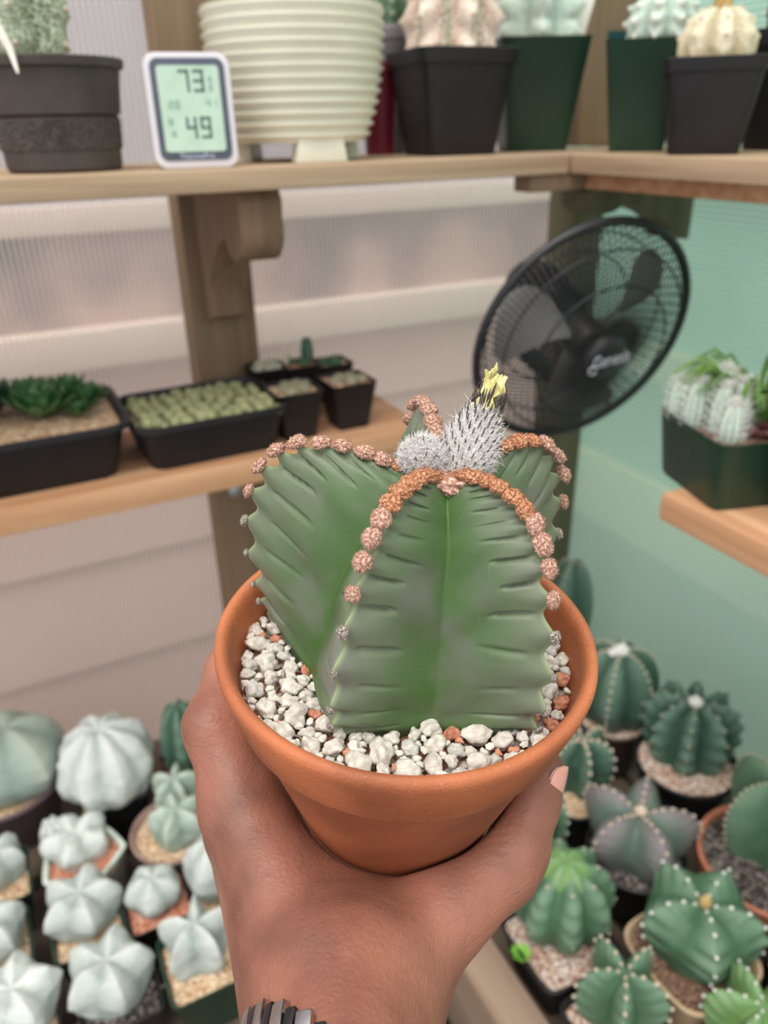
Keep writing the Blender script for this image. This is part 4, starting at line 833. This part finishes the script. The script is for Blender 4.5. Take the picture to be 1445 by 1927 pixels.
link('wool', mb.mesh('wool', wool), fl); link('scales', ms.mesh('scales', dark), fl)
ylw = mat('withered_petal', (214, 202, 118), (240, 232, 170), rough=.55, scale=500, lo=.3, hi=.7, bump=.0003, bscale=1500)
for k in range(9):
    a = k*2*PI/9+.3; Ln = (.0160 if k % 2 else .0125)+random.uniform(0, .002); R0 = .0040; N = 12; Wd = .0031; V = []; tw = random.uniform(-.5, .5); ph = random.random()*6
    for i in range(N+1):
        u = i/N; rr = R0*(1-.42*u)+.0022*max(0, u-.65); aa = a+tw*u+.25*math.sin(ph+u*9)
        o = Vector((math.cos(aa), math.sin(aa), 0)); s = Vector((-o.y, o.x, 0)); c = o*(rr+.0006*math.sin(ph+u*14))+Vector((.0024*u**2, 0, .0205+Ln*u))
        w = Wd*(1-.6*u**2)*(1+.25*math.sin(ph*2+u*17))
        for j in range(5): g = j/4-.5; V.append(c+s*w*2*g+o*(.0007*math.cos(g*9+ph)))
    K = len(V); V += [v+Vector((.00012, .00012, 0)) for v in V]; ff = []
    for i in range(N):
        for j in range(4): q = i*5+j; ff += [(q, q+1, q+6, q+5), (K+q, K+q+5, K+q+6, K+q+1)]
    link('petal', MB().add(V, ff).mesh('petal', ylw, angle=180), fl)
hk = MB()
for (dx, dz, ln, sd) in ((.0016, .0365, .0052, 1), (-.0010, .0370, .0030, -1)):
    hk.tube([Vector((dx, -.001, dz)), Vector((dx+sd*ln*.35, -.001, dz+.0012)), Vector((dx+sd*ln*.7, 0, dz+.0014)), Vector((dx+sd*ln, 0, dz+.0030))], [.0013, .0012, .0008, .0002], 6)
link('petal', hk.mesh('petal', ylw), fl)
sp_ = MB()
for q in range(16):
    a = q*2.4; o = Vector((math.cos(a), math.sin(a), 0)); p = o*.0046+Vector((0, 0, .0215+.003*(q % 3))); d = (o*.12+Vector((0, 0, 1))).normalized(); ln = .0065 if q % 3 else .009
    sp_.tube([p, p+d*ln*.4+o*.0004, p+d*ln], [.00045, .00055, .00008], 5)
link('sepals', sp_.mesh('sepals', dark), fl)
# ---- pumice stones
stm = [mat('pumice_white', (190, 182, 170), (226, 220, 210), rough=.95, scale=1.6, bump=.0004, bscale=5), mat('pumice_grey', (178, 174, 168), (216, 212, 204), rough=.95, scale=1.6, bump=.0004, bscale=5),
       mat('lava_brown', (168, 100, 76), (212, 150, 122), rough=.95, scale=1.6, bump=.0004, bscale=5)]
shp = [[lump('pumice_stone', stm[j], 1, 3, .55, 1.3, .10, 7, seed=i+10*j, sq=(1, .78, .70)) for i in range(6)] for j in range(3)]
def body_r(a):     # rib outline at the foot of the cactus
    best = 0
    ds = sorted([(abs((a-x+PI) % (2*PI)-PI), r) for x, r in zip(angs, rads)]); d0, d1 = ds[0][0], ds[1][0]; u = d1/(d0+d1); s = max(0, (u-.5)*2)
    return CR*(.68+.24*s**1.0)*(ds[0][1]*.5+.5)
placed = []; tries = 0
sizes = [random.uniform(.0034, .0049) for _ in range(34)]+[random.uniform(.0023, .0035) for _ in range(220)]+[random.uniform(.0013, .0022) for _ in range(650)]
for sz in sizes:
    for q in range(60):
        a = random.uniform(0, 2*PI); r_ = PR*.885*math.sqrt(random.uniform(.12, 1))
        x, y = r_*math.cos(a), r_*math.sin(a); 
        if r_+sz*.75 > PR*.885: continue
        dx, dy = x-CX, y-CY; rb = math.hypot(dx, dy)
        if rb-sz*.3 < body_r(math.atan2(dy, dx)): continue
        if all((x-u)**2+(y-v)**2 > (.86*(sz+w))**2 for u, v, w in placed): placed.append((x, y, sz)); break
vis = sorted(placed, key=lambda p: -p[2]); mbs = {0: MB(), 1: MB(), 2: MB()}
for idx, (x, y, sz) in enumerate(vis):
    br_ = .30 if x > .015 else .10
    br_ = .55 if (x > .045 or (x < -.045 and y > .02)) else br_
    j = 2 if random.random() < br_ else (1 if random.random() < .18 else 0)
    if sz > .0036: j = 0 if random.random() < .9 else 1
    M = Matrix.Translation((x, y, GZ+sz*.15+random.uniform(-.001, .0012))) @ Matrix.Rotation(random.random()*6.28, 4, 'Z') @ Matrix.Rotation(random.uniform(-.4, .4), 4, 'X') @ Matrix.Diagonal((sz, sz, sz, 1))
    if idx < 100: 
        s_ = link('pumice_stone', shp[j][idx % 6], main, M)
        if j == 2: tag(s_, 'brown stone')
    else:
        me_ = shp[j][idx % 6]; mbs[j].add([M @ v.co for v in me_.vertices], [tuple(p.vertices) for p in me_.polygons])
for j in mbs:
    if mbs[j].v: tag(link('small_stones', mbs[j].mesh('small_stones', stm[j], angle=180), main), kind='stuff')
# ================================================================== THE HAND (one continuous skin)
def to_pot(X):   # camera coords (x right, y up, z depth) -> pot local
    Wd_ = X[..., 0:1]*np.array(rgt)+X[..., 1:2]*np.array(upv)+X[..., 2:3]*np.array(fwd)+np.array(CP)-np.array(OC)
    return np.stack([Wd_ @ np.array(ax_), Wd_ @ np.array(ay), Wd_ @ np.array(az)], -1)
def K3(px, py, d): return np.array([(px-W_/2)/F_*d, (H_/2-py)/F_*d, d])
def cone(X, a, b, ra, rb):
    ab = b-a; t = np.clip(((X-a) @ ab)/(ab @ ab), 0, 1); return np.linalg.norm(X-a-t[..., None]*ab, axis=-1)-(ra+(rb-ra)*t)
def smin(a, b, k): h = np.clip(.5+.5*(b-a)/k, 0, 1); return b*(1-h)+a*h-k*h*(1-h)
HC = [  # px, py, depth, radius  ->  px, py, depth, radius, blend
 ((668, 2900, .158, .031), (655, 2350, .200, .030), .01),
 ((655, 2350, .200, .030), (652, 2010, .243, .0265), .01),
 ((652, 2010, .243, .0265), (655, 1860, .266, .0265), .01),
 ((628, 2010, .250, .020), (615, 1850, .272, .021), .010),
 ((685, 2010, .250, .020), (702, 1850, .272, .021), .010),
 ((606, 1860, .272, .020), (455, 1520, .315, .0155), .012),      # index metacarpal
 ((455, 1520, .315, .0155), (408, 1368, .326, .0125), .010),     # to index knuckle
 ((610, 1860, .275, .022), (520, 1600, .330, .020), .018),
 ((645, 1860, .272, .024), (620, 1700, .315, .022), .018),
 ((665, 1850, .272, .024), (760, 1690, .322, .019), .018),       # web
 ((620, 1700, .315, .020), (800, 1690, .322, .018), .016),
 ((706, 1860, .270, .020), (846, 1702, .290, .0150), .012),      # thumb metacarpal
 ((846, 1702, .290, .0150), (938, 1628, .300, .0138), .012),
 ((938, 1628, .300, .0150), (965, 1590, .303, .0135), .008),
 ((965, 1590, .303, .0130), (1000, 1505, .308, .0105), .006),     # thumb end
 ((1000, 1505, .308, .0110), (1030, 1448, .312, .0072), .006),
 ((408, 1368, .326, .0125), (432, 1262, .345, .0105), .008),     # index finger behind the pot
 ((432, 1262, .345, .0100), (478, 1185, .368, .0090), .005),
 ((478, 1185, .368, .0090), (545, 1150, .385, .0078), .005),
 ((605, 1860, .285, .024), (455, 1560, .350, .0150), .018),      # middle
 ((455, 1560, .350, .0150), (430, 1430, .362, .0125), .010),
 ((430, 1430, .362, .0115), (470, 1320, .388, .0100), .005),
 ((470, 1320, .388, .0100), (560, 1270, .402, .0088), .005),
 ((615, 1860, .295, .022), (490, 1600, .375, .0145), .016),      # ring
 ((490, 1600, .375, .0145), (475, 1500, .388, .0115), .008),
 ((475, 1500, .388, .0108), (530, 1410, .408, .0095), .005),
 ((530, 1410, .408, .0095), (620, 1375, .415, .0085), .005),
 ((625, 1860, .300, .020), (540, 1660, .392, .0130), .014),      # little
 ((540, 1660, .392, .0130), (540, 1575, .402, .0102), .007),
 ((540, 1575, .402, .0095), (600, 1500, .415, .0082), .004),
 ((600, 1500, .415, .0082), (680, 1470, .415, .0074), .004),
]
def hand_sdf(X):
    F = None
    for A_, B_, k in HC:
        d = cone(X, K3(*A_[:3]), K3(*B_[:3]), A_[3], B_[3])
        F = d if F is None else smin(F, d, k)
    # tendon and knuckle relief
    for px, py, dd, r, am in ((372, 1355, .318, .010, .0012), (968, 1590, .292, .008, .0010), (690, 1640, .300, .012, -.0010), (600, 1720, .285, .018, -.0012), (500, 1680, .288, .012, .0010)):
        F = F-am*np.exp(-(np.linalg.norm(X-K3(px, py, dd), axis=-1)/r)**2)
    for (px, py, dd), (qx, qy, qd), r, am in (((975, 1592, .290), (1000, 1505, .308), .011, .00032), ((378, 1352, .312), (425, 1262, .345), .010, .00025), ((700, 1660, .300), (700, 1600, .310), .015, .00022)):
        c = K3(px, py, dd); ax = K3(qx, qy, qd)-c; ax = ax/np.linalg.norm(ax); dv = X-c; s = dv @ ax
        F = F+am*np.sin(s*2*math.pi/.0030+2.2*np.sin(dv[..., 0]*420))*np.exp(-((dv**2).sum(-1))/r**2)
    q = to_pot(X); rho = np.hypot(q[..., 0], q[..., 1]); z = q[..., 2]
    Rz = np.interp(z, [-PH, CZ, CZ+.003, -.004, 0], [PR*.585, PR*.872, PR*.915, PR*.99, PR])
    pd = np.maximum(rho-Rz, np.maximum(z-.002, -PH-z))
    return -smin(-F, pd-.0003, .0012)
def surface_nets(F, o, h):
    nx, ny, nz = F.shape; ins = F < 0
    c = np.zeros((nx-1, ny-1, nz-1), int)
    for i in (0, 1):
        for j in (0, 1):
            for k in (0, 1): c += ins[i:nx-1+i, j:ny-1+j, k:nz-1+k]
    act = (c > 0) & (c < 8); idx = -np.ones(act.shape, int); I = np.argwhere(act); idx[act] = np.arange(len(I))
    s = np.zeros((len(I), 3)); n = np.zeros(len(I))
    cor = [(i, j, k) for i in (0, 1) for j in (0, 1) for k in (0, 1)]
    for a in cor:
        for ax in range(3):
            if a[ax]: continue
            b = list(a); b[ax] = 1
            fa = F[I[:, 0]+a[0], I[:, 1]+a[1], I[:, 2]+a[2]]; fb_ = F[I[:, 0]+b[0], I[:, 1]+b[1], I[:, 2]+b[2]]
            m = (fa < 0) != (fb_ < 0); t = np.where(m, fa/(fa-fb_+1e-20), 0)
            pt = np.array(a, float)[None]+t[:, None]*(np.array(b)-np.array(a))[None]; s[m] += pt[m]; n[m] += 1
    v = (I+s/n[:, None])*h+o; faces = []
    for ax in range(3):
        u, w = (ax+1) % 3, (ax+2) % 3; sl0 = [slice(None)]*3; sl1 = [slice(None)]*3; sl0[ax] = slice(0, -1); sl1[ax] = slice(1, None)
        a, b = ins[tuple(sl0)], ins[tuple(sl1)]; E = np.argwhere(a != b)
        E = E[(E[:, u] > 0) & (E[:, w] > 0) & (E[:, u] < F.shape[u]-1) & (E[:, w] < F.shape[w]-1)]
        flip = a[E[:, 0], E[:, 1], E[:, 2]]; q = []
        for du, dw in ((1, 1), (0, 1), (0, 0), (1, 0)): z = E.copy(); z[:, u] -= du; z[:, w] -= dw; q.append(idx[z[:, 0], z[:, 1], z[:, 2]])
        q = np.stack(q, 1); q[~flip] = q[~flip][:, ::-1]; faces.append(q)
    return v, np.concatenate(faces)
hh_ = .0010; lo_ = np.array([-.105, -.262, .130]); hi_ = np.array([.082, -.040, .440])
gx = [np.arange(lo_[i], hi_[i], hh_) for i in range(3)]
G = np.stack(np.meshgrid(*gx, indexing='ij'), -1).astype(np.float32)
FF = np.empty(G.shape[:3])
for i in range(0, G.shape[0], 12): FF[i:i+12] = hand_sdf(G[i:i+12].astype(float))
FF[:, 0, :] = 1; FF[:, :, 0] = 1; FF[:, :, 1] = 1; FF[:, 1, :] = 1; v, f = surface_nets(FF, lo_, hh_)
wv = v[:, 0:1]*np.array(rgt)+v[:, 1:2]*np.array(upv)+v[:, 2:3]*np.array(fwd)+np.array(CP)
base = Vector(wv.mean(0))
hm = bpy.data.meshes.new('person'); hm.from_pydata((wv-np.array(base)).tolist(), [], f.tolist()); hm.update()
import bmesh
bm = bmesh.new(); bm.from_mesh(hm)
for _ in range(2): bmesh.ops.smooth_vert(bm, verts=bm.verts, factor=.5, use_axis_x=True, use_axis_y=True, use_axis_z=True)
bmesh.ops.recalc_face_normals(bm, faces=bm.faces); bm.to_mesh(hm); bm.free()
hm.polygons.foreach_set('use_smooth', [True]*len(hm.polygons))
skin = bpy.data.materials.new('skin'); skin.use_nodes = True; n = skin.node_tree.nodes; l = skin.node_tree.links; b = n['Principled BSDF']
b.inputs['Roughness'].default_value = .48; b.inputs['Specular IOR Level'].default_value = .45
t_ = n.new('ShaderNodeTexCoord'); nz = n.new('ShaderNodeTexNoise'); nz.inputs['Scale'].default_value = 26; nz.inputs['Detail'].default_value = 5; l.new(t_.outputs['Object'], nz.inputs['Vector'])
r_ = n.new('ShaderNodeValToRGB'); e = r_.color_ramp.elements; e[0].position = .3; e[0].color = L((110, 70, 57)); e[1].position = .7; e[1].color = L((164, 109, 90)); l.new(nz.outputs[0], r_.inputs[0]); l.new(r_.outputs[0], b.inputs['Base Color'])
n3 = n.new('ShaderNodeTexNoise'); n3.inputs['Scale'].default_value = 700; n3.inputs['Detail'].default_value = 3
mp = n.new('ShaderNodeMapping'); mp.inputs['Scale'].default_value = (.6, .6, 1.6); mp.inputs['Rotation'].default_value = (.4, .5, .3); l.new(t_.outputs['Object'], mp.inputs[0]); l.new(mp.outputs[0], n3.inputs['Vector'])
v4 = n.new('ShaderNodeTexVoronoi'); v4.feature = 'DISTANCE_TO_EDGE'; v4.inputs['Scale'].default_value = 620; l.new(mp.outputs[0], v4.inputs['Vector'])
mm = n.new('ShaderNodeMath'); mm.operation = 'ADD'; l.new(n3.outputs[0], mm.inputs[0]); l.new(v4.outputs[0], mm.inputs[1])
n5 = n.new('ShaderNodeTexNoise'); n5.inputs['Scale'].default_value = 90; n5.inputs['Detail'].default_value = 4; l.new(mp.outputs[0], n5.inputs['Vector'])
m5 = n.new('ShaderNodeMath'); m5.operation = 'MULTIPLY_ADD'; m5.inputs[1].default_value = 3.0; l.new(n5.outputs[0], m5.inputs[0]); l.new(mm.outputs[0], m5.inputs[2]); mm = m5
bp = n.new('ShaderNodeBump'); bp.inputs['Distance'].default_value = .00024; l.new(mm.outputs[0], bp.inputs['Height']); l.new(bp.outputs[0], b.inputs['Normal'])
b.inputs['Subsurface Weight'].default_value = .25; b.inputs['Subsurface Radius'].default_value = (1, .35, .2); b.inputs['Subsurface Scale'].default_value = .003
hm.materials.append(skin)
hand = link('person', hm, None, Matrix.Translation(base)); tag(hand, 'bare hand and forearm of a person holding up the terracotta pot', 'person')
# thumb nail
c3 = lambda px, py, d: CP+ray(px, py)*d
nc = c3(1034, 1482, .3035); ndir = (c3(1040, 1440, .305)-c3(1010, 1540, .300)).normalized()
NM = mat('nail', (214, 150, 136), (228, 170, 156), rough=.28, scale=80, coat=.3)
nn = (rgt*.80-fwd*.55-upv*.1).normalized(); nn = (nn-ndir*nn.dot(ndir)).normalized(); ns_ = ndir.cross(nn)
V = []; ff = []; NU, NV_ = 12, 10
for i in range(NU+1):
    for j in range(NV_+1):
        u = i/NU*2-1; w = j/NV_*2-1; ww = .0076*(1-.12*u)*math.sqrt(max(0, 1-max(0, abs(u)-.45)**2/.31)); an = w*1.05
        V.append(ndir*(u*.0115)+ns_*(ww*math.sin(an)*1.1)+nn*(.0050*(math.cos(an)-1)*ww/.0056+.0006*(1-u*u)))
K = len(V); V += [v-nn*.0008 for v in V]
for i in range(NU):
    for j in range(NV_): q = i*(NV_+1)+j; ff += [(q, q+NV_+1, q+NV_+2, q+1), (K+q, K+q+1, K+q+NV_+2, K+q+NV_+1)]
nc = c3(1012, 1481, .310)+nn*.0095
nl = link('thumb_nail', MB().add(V, ff).mesh('thumb_nail', NM, angle=180), hand, Matrix.Translation(nc-base)); tag(nl, 'pink thumb nail')
# bracelet
wr = thing('wrist_bracelet', 'silver metal link bracelet around the wrist at the bottom of the picture', 'bracelet', c3(645, 2208, .2215))
sv_ = mat('silver', (186, 186, 190), (206, 206, 210), rough=.22, metal=1); sd = mat('dark_steel', (84, 84, 88), rough=.3, metal=1)
arm = (c3(655, 1860, .266)-c3(640, 2010, .243)).normalized(); sx = (rgt-arm*rgt.dot(arm)).normalized(); sy = arm.cross(sx)
lk = MB().box(-.0027, .0027, -.0048, .0048, -.0012, .0016).mesh('link', sv_, bevel=.0007); ld = MB().box(-.0018, .0018, -.0040, .0040, -.0010, .0011).mesh('link', sd, bevel=.0004)
def cam3(w): w = w-CP; return np.array([w.dot(rgt), w.dot(upv), w.dot(fwd)])
def around(a):    # where the skin is, going outwards from the wrist axis
    o = (sx*math.cos(a)+sy*math.sin(a)).normalized(); c = wr.location+arm*(.012-.022*math.cos(a)); rs = np.linspace(.012, .055, 90)
    X = np.stack([cam3(c+o*r) for r in rs]); s = hand_sdf(X); i = int(np.argmax(s > .0016)); return c+o*float(rs[i]-.0)-wr.location
for k in range(42):
    a = 2*PI*k/42; o = sx*math.cos(a)+sy*math.sin(a)*.80
    ctr = around(a); no = (around(a+.08)-around(a-.08)).cross(arm).normalized(); no = no if no.dot(o) > 0 else -no; tg = arm.cross(no)
    M = Matrix(((tg.x, arm.x, no.x, ctr.x), (tg.y, arm.y, no.y, ctr.y), (tg.z, arm.z, no.z, ctr.z), (0, 0, 0, 1)))
    link('link', lk if k % 2 else ld, wr, M)
for o in bpy.data.objects:
    for kx in ('_h', '_R', '_H', '_cR', '_sq'):
        if kx in o: del o[kx]
